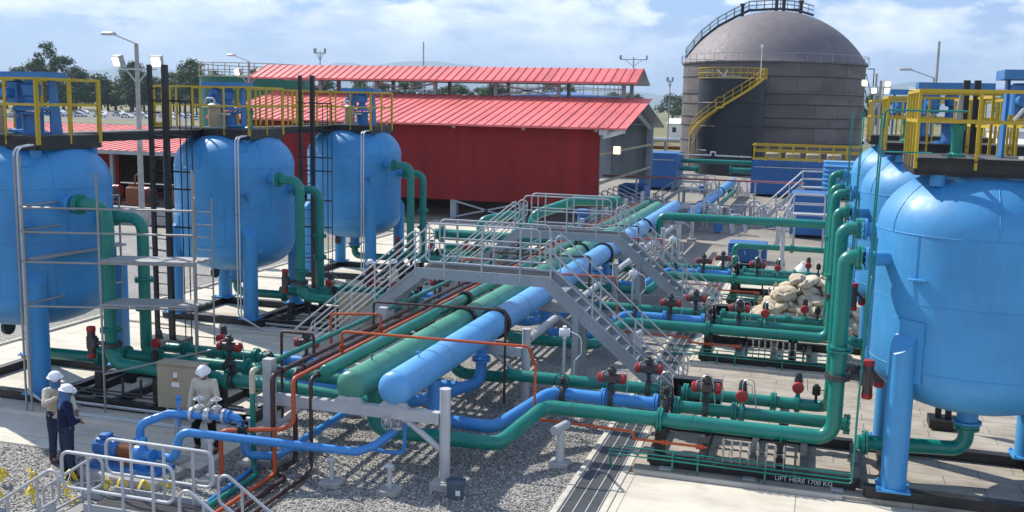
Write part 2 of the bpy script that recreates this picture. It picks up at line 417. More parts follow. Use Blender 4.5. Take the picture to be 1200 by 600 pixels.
    part('trousers', W(blob(tr, .012 * far, .008, loc[1])), M[bottom], t)
    if vest: part('vest', W(blob([(pel + V((0, 0, .0)), .165, pel + V((0, 0, .25)), .16, .82), (pel + V((0, 0, .22)), .16, neck - V((0, 0, .13)), .178, .75)], .012, .006, 3)), M[vest], t)
    for s in 'LR': an = V(J['an' + s]); part('boot', W(blob([(an + V((0, -.02, -.035)), .058, an + V((0, .02, .08)), .056), (an + V((0, -.03, -.055)), .045, an + V((0, .15, -.06)), .044)], .012)), M['boot'], t)
    if hood: part('hood', W(blob([(neck - V((0, 0, .1)), .12, neck, .095), (neck, .09, hc + hup * .02 - look * .02, .105), (hc - look * .03, .1, hc + look * .02 - hup * .05, .08)], .012, .006, 5)), M['hood'], t)
    b = MB(); c = hc + hup * .055; n = 24; prof = []
    for i in range(9): a = math.pi / 2 * i / 8; prof.append((.125 * math.cos(a) if i < 8 else 0, .115 * math.sin(a)))
    prof = [(.12, -.004), (.145, -.008), (.145, 0), (.126, .012)] + prof[1:]
    b.lathe(prof, c=c, n=n, a=hup); b.cyl(c + look * .11 - hup * .002, c + look * .165 - hup * .014, .07, .03, 14); b.tube([c - look * .12 + hup * .02, c + hup * .122, c + look * .12 + hup * .02], .009, .12, 6)
    me = b.mesh('helmet'); me.materials.append(M['hat']); part('helmet', W(me), None, t)
    if badge:
        b = MB(); bx, by, bz = badge; b.box(bx - .05, bx + .05, by - .004, by + .002, bz - .012, bz + .012); me = b.mesh('badge'); me.materials.append(M['red']); part('badge', W(me), None, t)
    return t
st = dict(shL=(-.18, 0, 1.4), shR=(.18, 0, 1.4), hipL=(-.09, 0, .92), hipR=(.09, 0, .92), knL=(-.1, .02, .5), knR=(.1, .02, .5), anL=(-.11, 0, .1), anR=(.11, 0, .1),
          elL=(-.27, -.02, 1.12), elR=(.27, -.02, 1.12), wrL=(-.24, .12, .9), wrR=(.24, .12, .9))
def J(**k): d = dict(st); d.update(k); return d
# standing man at the gate valves, facing the camera and looking down
person((-11.8, 17.3, .03), math.pi + .25, 'person in white helmet and pale beige shirt standing at the silver gate valves', J(look=(-.15, .9, -.42), neck=(0, .03, 1.44), elL=(-.255, .04, 1.12), wrL=(-.14, .28, 1.0), elR=(.27, -.02, 1.12), wrR=(.25, .16, .92), handL=(.1, .7, -.3),
       hipL=(-.1, 0, .92), knL=(-.15, .06, .5), anL=(-.22, .0, .1), knR=(.16, .12, .52), anR=(.2, -.1, .1)), 'shirt', 'blacktrs')
person((-13.42, 15.15, .0), -.55, 'person in navy jacket and blue hood under a white helmet, seen from behind', J(look=(.3, 1, -.25), elR=(.3, .02, 1.12), wrR=(.1, .2, 1.08), elL=(-.3, .03, 1.12), wrL=(-.06, .22, 1.02), handR=(-.8, .4, 0), handL=(.8, .4, 0), anL=(-.1, -.03, .1), anR=(.13, .05, .1)), 'navy', 'denim', hood=True, belly=1.08, badge=(-.1, -.155, 1.22))
person((-14.25, 15.85, .0), -1.9, 'person in white helmet and sand coloured vest with a raised arm beside the navy jacket', J(look=(.5, .9, -.1), elR=(.3, .16, 1.22), wrR=(.16, .36, 1.36), elL=(-.3, .03, 1.14), wrL=(-.25, .22, 1.0)), 'shirt', 'denim', hood=True, vest='sand')
person((-14.6, 31.4, .03), 2.6, 'distant person in white helmet and maroon shirt, left of the three by the stair rail', J(), 'redshirt', 'blacktrs')
person((-13.85, 31.7, .03), 2.2, 'distant person in white helmet and pale shirt, middle of the three by the stair rail', J(elL=(-.26, .1, 1.15), wrL=(-.1, .3, 1.2)), 'shirt', 'blacktrs')
person((-13.1, 32.0, .03), 1.3, 'distant person in white helmet and dark clothes, right of the three by the stair rail', J(), 'sand', 'blacktrs')

# ------------------------------------------------------------------ layout constants (metres, x across the plant, y away)
LX, RX = -18.5, 3.12
LY = (20.15, 29.15, 38.15); RY = (20.75, 29.75, 38.75)
TR = 1.93
WHERE_L = ('nearest left', 'middle left', 'far left'); WHERE_R = ('nearest right', 'middle right', 'far right')

# ------------------------------------------------------------------ tanks
def tank_shell():
    b = MB(); prof = []
    for i in range(13):
        t = math.pi / 2 * i / 12; prof.append((TR * math.sin(t) ** .9, 2.62 - .97 * math.cos(t)))
    prof += [(TR, 3.4), (TR, 4.3)]
    for i in range(13):
        t = math.pi / 2 * i / 12; prof.append((TR * math.cos(t) ** .9 if i < 12 else 0, 5.12 + 1.22 * math.sin(t)))
    b.lathe(prof, n=96)
    for z in (2.62, 5.12): b.lathe([(TR - .01, z - .018), (TR + .009, z - .006), (TR + .009, z + .006), (TR - .01, z + .018)], n=96)
    b.lathe([(TR - .01, 3.86), (TR + .006, 3.868), (TR + .006, 3.876), (TR - .01, 3.884)], n=96)
    for a, z0, z1 in ((-1.2, 2.62, 3.87), (-2.3, 3.87, 5.12), (.3, 2.62, 3.87), (-.4, 3.87, 5.12), (2.2, 2.62, 3.87)): b.beam((TR * math.cos(a), TR * math.sin(a), z0), (TR * math.cos(a), TR * math.sin(a), z1), .02, .016)
    for k in range(6):
        a = k * math.pi / 3 + .5; pts = [(TR * math.cos(t) ** .9 * math.cos(a) * 1.002, TR * math.cos(t) ** .9 * math.sin(a) * 1.002, 5.12 + 1.224 * math.sin(t)) for t in [1.1 * j / 10 for j in range(11)]]
        b.tube(pts, .009, 0, 5)
    b.cyl((0, 0, 6.2), (0, 0, 6.45), .34, n=24); b.disc((0, 0, 6.42), (0, 0, 1), .44, .06, 24, 12)
    b.cyl((0, 0, 1.35), (0, 0, 1.72), .2, n=20); b.disc((0, 0, 1.34), (0, 0, 1), .27, .05, 20, 8)
    return b
def make_tank(sgn, loc, label, group):
    t = thing('pressure_tank', label, 'tank', loc, group)
    L = Vector(loc)
    def P(mb): mb.v = [tuple(Vector(p) + L) for p in mb.v]; return mb
    part('shell', P(tank_shell()), M['tank'], t, ang=30)
    for sx in (-1, 1):
        for sy in (-1, 1):
            b = MB(); cx, cy = 1.39 * sx, 1.43 * sy; r = .235; n = 24
            out = Vector((sx, sy, 0)).normalized()
            vs = []
            for k in (0, 1):
                for i in range(n):
                    a = 2 * math.pi * i / n; d = Vector((math.cos(a), math.sin(a), 0))
                    z = .36 if k == 0 else 3.2 - .27 * d.dot(out)
                    vs.append((cx + d.x * r, cy + d.y * r, z))
            b.add(vs, [(i, (i + 1) % n, n + (i + 1) % n, n + i) for i in range(n)] + [tuple(range(n, 2 * n))])
            # wrapper pad on the shell behind the leg
            a0 = math.atan2(sy, sx); vs = []; m = 8
            for k in range(m + 1):
                a = a0 - .2 + .4 * k / m
                for rr in (TR + .002, TR + .03):
                    for z in (2.4, 3.55): vs.append((rr * math.cos(a), rr * math.sin(a), z))
            fs = []
            for k in range(m):
                o = 4 * k; fs += [(o + 2, o + 6, o + 7, o + 3), (o + 1, o + 3, o + 7, o + 5), (o, o + 4, o + 6, o + 2)]
            fs += [(0, 2, 3, 1), (4 * m, 4 * m + 1, 4 * m + 3, 4 * m + 2)]; b.add(vs, fs)
            leg = part('leg', P(b), M['tank'], t)
            bp = MB(); bp.box(cx - .3, cx + .3, cy - .3, cy + .3, .32, .36)
            for dx in (-.25, .25):
                for dy in (-.25, .25): bp.cyl((cx + dx, cy + dy, .36), (cx + dx, cy + dy, .4), .022, n=6)
            part('base_plate', P(bp), M['tank'], leg)
    for dy, z in ((-1.0, 4.58 if sgn > 0 else 4.8), (.2, 5.0 if sgn > 0 else 4.4)):
        b = MB(); xe = 2.15; rd = Vector((-sgn * xe, dy, 0)).normalized() * (TR - .08)
        b.cyl((rd.x, rd.y, z), (-sgn * xe, dy, z), .14, n=20); b.disc((-sgn * (xe - .02), dy, z), (1, 0, 0), .22, .05, 20, 10)
        part('nozzle', P(b), M['tank'], t)
    # side bracket and small fittings facing the gangway
    b = MB(); a = math.atan2(-1.55, -sgn * 1.34); ox, oy = TR * math.cos(a), TR * math.sin(a)
    b.box(ox - .16, ox + .16, oy - .14, oy + .05, 4.3, 4.33); b.prism([(ox + .13, oy - .13, 4.3), (ox + .13, oy + .04, 4.3), (ox + .13, oy + .04, 4.0)], (.02, 0, 0))
    part('bracket', P(b), M['tank'], t)
    b = MB(); b.lathe([(.0, .0), (.3, 0), (.3, .25), (.0, .25)], c=(.85 * 1, -1.0, 5.6), n=24, a=(.35, -.45, .82)); b.disc((.94, -1.12, 5.83), (.35, -.45, .82), .37, .05, 24, 12)
    part('manhole', P(b), M['tank'], t)
    return t
def add_tanks():
    L = make_tank(-1, (LX - .12, LY[0], 0), 'big blue pressure tank at the left edge, behind the two men in helmets', 'blue pressure tanks on legs')
    dup(L, (LX, LY[1], 0), label='blue pressure tank in the middle of the left row, beside the tall black ladder post')
    dup(L, (LX, LY[2], 0), label='blue pressure tank farthest back in the left row, in front of the red building wall')
    Rr = make_tank(1, (RX, RY[0], 0), 'largest sunlit blue pressure tank at the right edge, on a big slant-topped leg', 'blue pressure tanks on legs')
    dup(Rr, (RX, RY[1], 0), label='blue pressure tank just behind the largest one in the right row')
    dup(Rr, (RX, RY[2], 0), label='blue pressure tank farthest back in the right row, mostly hidden by the others')
add_tanks()

# ------------------------------------------------------------------ tank top platforms
def railing(b, pts, z0, h, w=.05, step=.95, closed=False, midh=.55):
    P = [Vector(p) for p in pts]
    if closed: P.append(P[0])
    for a, c in zip(P, P[1:]):
        L = (c - a).length; n = max(1, round(L / step)); d = (c - a).normalized()
        b.beam(a + Vector((0, 0, z0 + h)) - d * w / 2, c + Vector((0, 0, z0 + h)) + d * w / 2, w * 1.1, w * 1.15)
        b.beam(a + Vector((0, 0, z0 + h * midh)), c + Vector((0, 0, z0 + h * midh)), w * .8, w * 1.2)
        for i in range(n + 1):
            q = a + (c - a) * (i / n); b.beam(q + Vector((0, 0, z0 - .2)), q + Vector((0, 0, z0 + h - w * .5)), w, w)
def make_platform(sgn, loc, label):
    t = thing('tank_platform', label, 'platform', loc, 'steel platforms on top of the tanks'); L = Vector(loc)
    x0, x1, y0, y1 = -2.25, 1.25, -1.15, 1.0
    if sgn > 0: x0, x1, y0, y1 = -1.42, 2.6, -1.1, 1.45
    def P(mb): mb.v = [tuple(Vector(p) + L) for p in mb.v]; return mb
    b = MB()
    for y in (y0, y1, 0): b.ibeam((x0, y, 6.17), (x1, y, 6.17), .14, .26, .016)
    for x in (x0 + .08, -.6, .6, x1 - .08): b.beam((x, y0 + .08, 6.17), (x, y1 - .08, 6.17), .12, .22)
    b.box(x0, x1, y0 - .02, y0 - .005, 6.02, 6.34); b.box(x1 + .003, x1 + .018, y0, y1, 6.02, 6.34); b.box(x0 - .018, x0 - .003, y0, y1, 6.02, 6.34)
    part('frame', P(b), M['black'], t)
    b = MB()
    x = x0 + .02
    while x < x1: b.box(x, x + .012, y0, y1, 6.305, 6.335); x += .05
    for k in range(7): yy = y0 + .1 + k * (y1 - y0 - .2) / 6; b.box(x0, x1, yy, yy + .012, 6.31, 6.33)
    part('grating', P(b), M['grating'], t)
    for (sx, sy) in ((-1, -1), (1, -1), (-1, 1), (1, 1)):
        b = MB(); cx, cy = sx * 1.0, sy * .95; rr = math.hypot(cx, cy); zz = 5.12 + 1.22 * math.sqrt(max(0, 1 - (rr / TR) ** 2)) - .15
        b.cyl((cx, cy, zz), (cx, cy, 6.05), .14, n=16); b.disc((cx, cy, zz + .2), (0, 0, 1), .2, .02, 16)
        part('support_post', P(b), M['tank'], t)
    b = MB(); railing(b, [(x0, y0, 0), (x1, y0, 0)], 6.34, 1.32 if sgn < 0 else 1.2, .045 if sgn < 0 else .055, 1.0); part('railing', P(b), M['yellow'], t)
    b = MB(); railing(b, [(x0, y1, 0), (x1, y1, 0)], 6.34, 1.32 if sgn < 0 else 1.2, .05, 1.0); part('railing', P(b), M['yellow'], t)
    xe = x0 if sgn > 0 else x1
    b = MB(); railing(b, [(xe, y0 + .06, 0), (xe, y1 - .06, 0)], 6.34, 1.32 if sgn < 0 else 1.2, .055, .55 if sgn > 0 else .9); part('railing', P(b), M['yellow'], t)
    if sgn < 0:
        b = MB(); railing(b, [(x0, y0 + .06, 0), (x0, y0 + .9, 0)], 6.34, 1.32, .055, .42)
        b.box(x0 - .02, x0 + .5, y0 + .02, y0 + .05, 6.34, 6.5); part('gate', P(b), M['yellow'], t)
    b = MB()
    return t
p = make_platform(-1, (LX, LY[0], 0), 'black steel platform with yellow railing on the blue tank at the left edge')
dup(p, (LX, LY[1], 0), label='black steel platform with yellow railing on the middle tank of the left row')
dup(p, (LX, LY[2], 0), label='black platform with yellow railing on the left tank in front of the red building')
p = make_platform(1, (RX, RY[0], .17), 'black platform with thick yellow railing on the largest tank at the right edge')
dup(p, (RX, RY[1], .17), label='black platform with yellow railing on the second tank of the right row')
dup(p, (RX, RY[2], .17), label='black platform with yellow railing on the farthest tank of the right row')

def bridge(x0, x1, y0, y1, label, sides):
    t = thing('walkway_bridge', label, 'walkway', ((x0 + x1) / 2, (y0 + y1) / 2, 6.1), 'high walkways between tank platforms')
    b = MB(); b.beam((x0, y0, 6.17), (x0, y1, 6.17), .1, .24); b.beam((x1, y0, 6.17), (x1, y1, 6.17), .1, .24); b.box(x0 + .06, x1 - .06, y0, y1, 6.28, 6.31)
    part('deck', b, M['black'], t)
    for x in sides:
        b = MB(); railing(b, [(x, y0, 0), (x, y1, 0)], 6.32, 1.34, .05, 1.1); part('railing', b, M['yellow'], t)
bridge(-19.9, -19.0, LY[0] + 1.05, LY[1] - 1.2, 'high black walkway linking the first two tank platforms of the left row', ())
bridge(-19.9, -19.0, LY[1] + 1.05, LY[2] - 1.2, 'high black walkway with yellow rails between the second and third left tank platforms', (-19.9, -19.0))
bridge(3.3, 4.2, RY[0] + 1.6, RY[1] - 1.4, 'high black walkway linking the first two tank platforms of the right row', (3.3, 4.2))

# ------------------------------------------------------------------ agitator drives and filter pots on the platforms
def make_mixer(loc, label, sc=1):
    t = thing('agitator_drive', label, 'machine', loc, 'blue drive machines on the tank platforms'); L = Vector(loc)
    def P(mb): mb.v = [tuple(Vector(p) * sc + L) for p in mb.v]; return mb
    b = MB(); b.box(-.75, .75, -.35, .42, 1.36, 1.52); part('top_plate', P(b), M['drive'], t)
    b = MB(); b.cyl((.05, 0, 0), (.05, 0, .5), .25, n=24); b.disc((.05, 0, .03), (0, 0, 1), .38, .06, 24, 10); b.disc((.05, 0, .52), (0, 0, 1), .4, .06, 28, 14)
    b.disc((.05, 0, .62), (0, 0, 1), .46, .07, 28, 14); part('lower_housing', P(b), M['drive'], t)
    b = MB(); b.lathe([(.2, .66), (.2, .78), (.14, .84), (.14, .92), (.22, .95), (.23, 1.2), (.16, 1.26), (.16, 1.36)], c=(.05, 0, 0), n=24); part('gearbox', P(b), M['drive'], t)
    for x in (-.62, .42):
        b = MB(); b.prism([(x, .15, 0.0), (x, .55, 0.0), (x, .38, 1.36), (x, .15, 1.36)], (.04, 0, 0)); part('side_plate', P(b), M['drive'], t)
    b = MB(); b.chamfer(-.58, -.28, -.15, .2, .75, 1.3, .03); b.cyl((-.43, -.15, 1.0), (-.43, -.4, 1.0), .12, n=16); part('motor', P(b), M['drive'], t)
    return t
g = make_mixer((LX + .15, LY[0] - .1, 6.34), 'blue agitator drive with flat top plate on the leftmost tank platform', .98)
dup(g, (LX - .25, LY[1], 6.34), label='blue agitator drive with flat top plate above the middle left tank')
dup(g, (LX + .3, LY[2], 6.34), label='blue agitator drive above the far left tank, against the red roof')
g = make_mixer((RX + .95, RY[0] - .1, 6.51), 'large blue agitator drive with flanges at the top right corner', 1.0); g.scale = (1.25, 1.25, 1.06)
dup(g, (RX + .25, RY[1] - .3, 6.51), label='blue agitator drive between yellow rails on the second right tank')
dup(g, (RX + .1, RY[2] - .3, 6.51), label='blue agitator drive on the farthest right tank platform')

def make_pot(loc, label):
    t = thing('filter_pot', label, 'filter pot', loc, 'pale cylindrical pots on the tank platforms'); L = Vector(loc)
    def P(mb): mb.v = [tuple(Vector(p) + L) for p in mb.v]; return mb
    b = MB(); b.lathe([(0, .05), (.19, .05), (.21, .1), (.21, .62), (.19, .68)], n=24); part('body', P(b), M['beige'], t)
    b = MB(); b.lathe([(.25, .68), (.25, .73), (.12, .8), (0, .82)], n=24); b.tube([(0, 0, .8), (0, 0, .95), (-.3, 0, .95), (-.45, .1, .7)], .035, .1, 8); b.tube([(.2, 0, .45), (.42, 0, .45), (.42, .2, .45)], .05, .08, 10)
    part('lid', P(b), M['alu'], t); b = MB(); b.box(-.3, .3, -.25, .25, 0, .05); part('base', P(b), M['grey'], t)
    return t
g = make_pot((LX - .35, LY[0] - .65, 6.34), 'pale beige filter pot with silver lid beside the leftmost blue drive')
dup(g, (LX - .3, LY[1] - .65, 6.34), label='pale beige filter pot beside the blue drive of the middle left tank')
dup(g, (LX + .1, LY[2] - .65, 6.34), label='pale beige filter pot beside the blue drive of the far left tank')
dup(g, (RX + .7, RY[0] - .6, 6.51), label='pale filter pot behind the yellow rail of the nearest right tank')
# green relief valves on the right platforms
def relief(loc, label):
    t = thing('relief_valve', label, 'valve', loc, 'green relief valves on platforms'); L = Vector(loc)
    def P(mb): mb.v = [tuple(Vector(p) + L) for p in mb.v]; return mb
    b = MB(); b.lathe([(0, 0), (.17, 0), (.17, .04), (.1, .08), (.1, .45), (.13, .5), (.13, .58), (0, .6)], n=18); b.disc((0, 0, .62), (0, 0, 1), .11, .03, 18, 8); part('body', P(b), M['green'], t)
    b = MB(); b.lathe([(.06, .64), (.07, .7), (.05, .98), (.02, 1.12), (0, 1.12)], n=14); part('bonnet', P(b), M['steel'], t)
    return t
g = relief((RX - .72, RY[0] - .8, 6.53), 'green relief valve with steel bonnet in front of the nearest right platform drive')
dup(g, (RX - .9, RY[1] - .8, 6.53), label='green relief valve on the second right tank platform')
dup(g, (LX + 1.2, LY[1] - 1.0, 6.36), label='small green relief valve on the middle left tank platform')

# ------------------------------------------------------------------ tall black ladders
def ladder(x, y, label, rz=0.0, side=True):
    t = thing('ladder_tower', label, 'ladder', (x, y, 0), 'tall black ladder posts')
    for dx, w in ((0, .11), (.5, .14)):
        b = MB(); b.beam((x + dx, y, .3), (x + dx, y, 8.2), w, w); part('post', b, M['black'], t)
    for k in range(22): z = .6 + k * .33; part('rung', MB().cyl((x, y, z), (x + .5, y, z), .016, n=6), M['black'], t)
    if side:
        b = MB()
        for dx in (.78, .98, 1.16): b.cyl((x + dx, y + .25, .3), (x + dx, y + .25, 7.2), .017, n=8)
        for z in (1.4, 2.6, 3.6, 4.7, 5.2, 6.2, 7.2): b.beam((x - .2, y + .12, z), (x + 1.2, y + .12, z), .035, .045)
        part('cage', b, M['black'], t)
    b = MB(); b.box(x - .35, x + .85, y - .3, y + .5, .03, .3); part('foot', b, M['black'], t)
ladder(-18.25, 24.5, 'tall black ladder tower between the two nearest left tanks')
ladder(-18.45, 33.5, 'tall black ladder tower between the middle and far left tanks')
t = thing('black_column', 'tall plain black column rising behind the yellow railing at right', 'column', (3.15, 24.5, 0))
b = MB(); b.beam((3.05, 24.5, .3), (3.05, 24.5, 8.05), .13, .13); b.beam((3.27, 24.5, .3), (3.27, 24.5, 8.05), .13, .13); part('post', b, M['black'], t)
b = MB(); b.box(2.85, 3.5, 24.2, 24.8, .1, .3); part('foot', b, M['black'], t)

# ------------------------------------------------------------------ skid frames
def text_mesh(body, size, extr=.002):
    cu = bpy.data.curves.new('lettering', 'FONT'); cu.body = body; cu.size = size; cu.extrude = extr
    o = bpy.data.objects.new('lettering', cu); col.objects.link(o); dg = bpy.context.evaluated_depsgraph_get()
    me = bpy.data.meshes.new_from_object(o.evaluated_get(dg)); bpy.data.objects.remove(o); return me
def lettering(body, size, M4, mat, parent):
    me = text_mesh(body, size); me.transform(M4); me.transform(Matrix.Translation(-ORG[parent.name])); me.materials.clear(); me.materials.append(mat)
    o = bpy.data.objects.new('lettering', me); col.objects.link(o); o.parent = parent; ORG[o.name] = ORG[parent.name]; return o
FRONT = Matrix.Rotation(R(90), 4, 'X')
def skid(xa, xb, y0, y1, cy, cx, label, where):
    # xa..xb valve end, cx tank centre
    t = thing('skid_frame', label, 'skid frame', ((xa + xb) / 2, y0, 0), 'black skid frames')
    for y in (y0, y1, ):
        b = MB(); b.ibeam((xa, y, .17), (xb, y, .17), .2, .3, .02)
        b.box(min(xa, xb) + .02, max(xa, xb) - .02, y - .012 - .06, y - .06 + .0, .05, .29) ; part('long_beam', b, M['black'], t)
    q0, q1 = cx - 1.9, cx + 1.9
    for y in (cy - 1.42, cy + 1.42):
        b = MB(); b.ibeam((q0, y, .166), (q1, y, .166), .24, .3, .02); b.box(q0 + .02, q1 - .02, y - .1, y - .085, .04, .29); part('tank_beam', b, M['black'], t)
    for x in (cx - 1.44, cx + 1.44): b = MB(); b.beam((x, cy - 1.31, .165), (x, cy + 1.31, .165), .22, .29); part('cross_beam', b, M['black'], t)
    n = 4
    for i in range(n + 1):
        x = xa + (xb - xa) * i / n
        b = MB(); b.beam((x, y0 + .11, .16), (x, y1 - .11, .16), .14, .26); part('cross_beam', b, M['black'], t)
    for x in (xa + (.35 if xb > xa else -.35), (xa + xb) / 2, xb - (.35 if xb > xa else -.35)):
        b = MB(); b.box(x - .12, x + .12, y0 - .24, y0 - .1, .0, .13); part('anchor_clip', b, M['galv'], t)
    return t
for i in range(3):
    s = skid(-2.9, 1.1, RY[i] - 1.15, RY[i] + 1.25, RY[i], RX, 'black steel skid frame under the %s tank and its valve pipes' % WHERE_R[i], 'right')
    if i == 0: lettering('LIFT HERE 1700 KG', .13, Matrix.Translation((-.42, RY[0] - 1.223, .12)) @ FRONT, M['white'], s)
    skid(-11.9, -16.6, LY[i] - 1.3, LY[i] + 1.3, LY[i], LX, 'black steel skid frame under the %s tank and its valve pipes' % WHERE_L[i], 'left')
# ------------------------------------------------------------------ valves (prototypes are first used in place, then copied)
def wheel(b, c, d, r, t=.012, n=4):
    c = Vector(c); d = Vector(d).normalized(); up = Vector((0, 0, 1)) if abs(d.z) < .9 else Vector((0, 1, 0)); u = d.cross(up).normalized(); v = u.cross(d)
    b.tube([c + (u * math.cos(a) + v * math.sin(a)) * r for a in [2 * math.pi * i / 20 for i in range(20)]], t, 0, 7, closed=True)
    for i in range(n):
        a = math.pi * i / n + .3; e = (u * math.cos(a) + v * math.sin(a)) * r; b.cyl(c - e, c + e, t * .7, n=6)
    b.cyl(c - d * .03, c + d * .03, .03, n=10)
PROTO = {}
def valve(kind, loc, label, rz=0.0, group=None):
    grp = group or {'actuator': 'red ended actuated valves', 'round': 'red faced round actuator valves', 'upright': 'upright red capped actuators', 'hand': 'black handwheel valves', 'black': 'black solenoid valves'}[kind]
    if kind in PROTO: return dup(PROTO[kind], loc, rz, label, grp)
    nm = {'actuator': 'actuated_valve', 'round': 'round_actuator_valve', 'upright': 'upright_actuator', 'hand': 'handwheel_valve', 'black': 'solenoid_valve'}[kind]
    t = thing(nm, label, 'valve', loc, grp); L = Vector(loc)
    def P(mb): mb.v = [tuple(Vector(p) + L) for p in mb.v]; return mb
    if kind == 'actuator':
        b = MB(); b.disc((0, 0, 0), (1, 0, 0), .2, .09, 20, 10); b.cyl((0, 0, .15), (0, 0, .36), .045, n=10); b.disc((0, 0, .36), (0, 0, 1), .08, .02, 12); part('wafer_body', P(b), M['darkgrey'], t)
        b = MB(); b.cyl((-.2, 0, .47), (.2, 0, .47), .105, n=18); b.box(-.12, .12, -.112, .112, .4, .55); part('actuator', P(b), M['maroon'], t)
        for s in (-1, 1): b = MB(); b.lathe([(.112, 0), (.118, .02), (.118, .08), (.09, .11), (0, .115)], c=(.2 * s, 0, .47), n=18, a=(s, 0, 0)); part('end_cap', P(b), M['red'], t)
        b = MB(); b.chamfer(-.09, .09, -.07, .07, .6, .7, .015); b.cyl((0, 0, .55), (0, 0, .6), .05, n=10); b.lathe([(.05, .7), (.05, .75), (0, .77)], n=12); part('positioner', P(b), M['darkgrey'], t)
        b = MB(); b.tube([(.09, 0, .66), (.3, .02, .7), (.36, .05, .4), (.3, .1, .1)], .01, .1, 6); b.tube([(-.09, 0, .64), (-.2, -.08, .62), (-.22, -.1, .5)], .008, .05, 6); part('air_tubing', P(b), M['alu'], t)
    elif kind == 'round':
        b = MB(); b.disc((0, 0, 0), (1, 0, 0), .18, .09, 20, 10); b.cyl((0, 0, .14), (0, 0, .3), .05, n=10); part('wafer_body', P(b), M['green'], t)
        b = MB(); b.cyl((0, -.1, .4), (0, .16, .4), .1, n=18); b.chamfer(-.08, .08, -.06, .1, .3, .52, .02); part('actuator', P(b), M['steel'], t)
        b = MB(); b.lathe([(.125, 0), (.13, .04), (.115, .09), (.03, .1), (0, .1)], c=(0, -.1, .4), n=20, a=(0, -1, 0)); part('end_cap', P(b), M['red'], t)
        b = MB(); b.cyl((0, 0, .5), (0, 0, .56), .09, n=14); b.lathe([(.075, .56), (.085, .62), (.06, .7), (0, .72)], n=14); part('switch_dome', P(b), M['darkgrey'], t)
        b = MB(); b.tube([(.06, 0, .62), (.18, .05, .62), (.2, .1, .3)], .009, .06, 6); part('air_tubing', P(b), M['alu'], t)
    elif kind == 'upright':     # wafer on a vertical riser, actuator standing beside it towards +x
        b = MB(); b.disc((0, 0, 0), (0, 0, 1), .24, .1, 22, 12); b.cyl((.2, 0, 0), (.42, 0, 0), .05, n=10); b.chamfer(.4, .48, -.08, .08, -.12, .12, .02); part('wafer_body', P(b), M['darkgrey'], t)
        b = MB(); b.cyl((.56, 0, -.27), (.56, 0, .27), .095, n=20); b.box(.46, .64, -.08, .08, -.15, .15); part('actuator', P(b), M['maroon'], t)
        for s in (-1, 1): b = MB(); b.lathe([(.1, 0), (.105, .02), (.105, .08), (.09, .11), (0, .115)], c=(.56, 0, .27 * s), n=20, a=(0, 0, s)); part('end_cap', P(b), M['red'], t)
    elif kind == 'hand':
        b = MB(); b.disc((0, 0, 0), (1, 0, 0), .19, .1, 20, 10); b.cyl((0, 0, .15), (0, 0, .42), .03, n=8); b.chamfer(-.06, .06, -.08, .06, .25, .4, .015); part('wafer_body', P(b), M['darkgrey'], t)
        b = MB(); wheel(b, (0, -.13, .33), (0, 1, 0), .17); b.cyl((0, -.13, .33), (0, 0, .33), .02, n=8); part('handwheel', P(b), M['rubber'], t)
    elif kind == 'black':
        b = MB(); b.cyl((0, 0, .12), (0, 0, .3), .03, n=8); b.cyl((0, 0, .28), (0, 0, .46), .085, n=14); b.lathe([(.05, .46), (.05, .5), (0, .53)], n=12); part('coil', P(b), M['rubber'], t)
        b = MB(); b.tube([(.08, 0, .38), (.17, 0, .4), (.17, 0, .1)], .01, .05, 6); part('cable', P(b), M['rubber'], t)
    PROTO[kind] = t; KIDS.clear(); return t

def pipe(name, pts, r, bend, mat, label, flanges=(), group='painted process pipes', n=16, cat='pipe', fmat=None, seams=()):
    t = thing(name, label, cat, pts[0], group)
    b = MB(); b.tube(pts, r, bend, n)
    for p_, d in seams: b.disc(p_, d, r + .006, .014, n)
    part('tube', b, mat, t)
    for p_, d in flanges:
        b = MB(); d = Vector(d).normalized(); p_ = Vector(p_)
        b.disc(p_ - d * .03, d, r * 1.6, .045, 18, 8, .014); b.disc(p_ + d * .03, d, r * 1.6, .045, 18, 8, .014); part('flange', b, fmat or mat, t)
    return t
G_ = 'green process pipes'
X, Z3 = (1, 0, 0), (0, 0, 1)
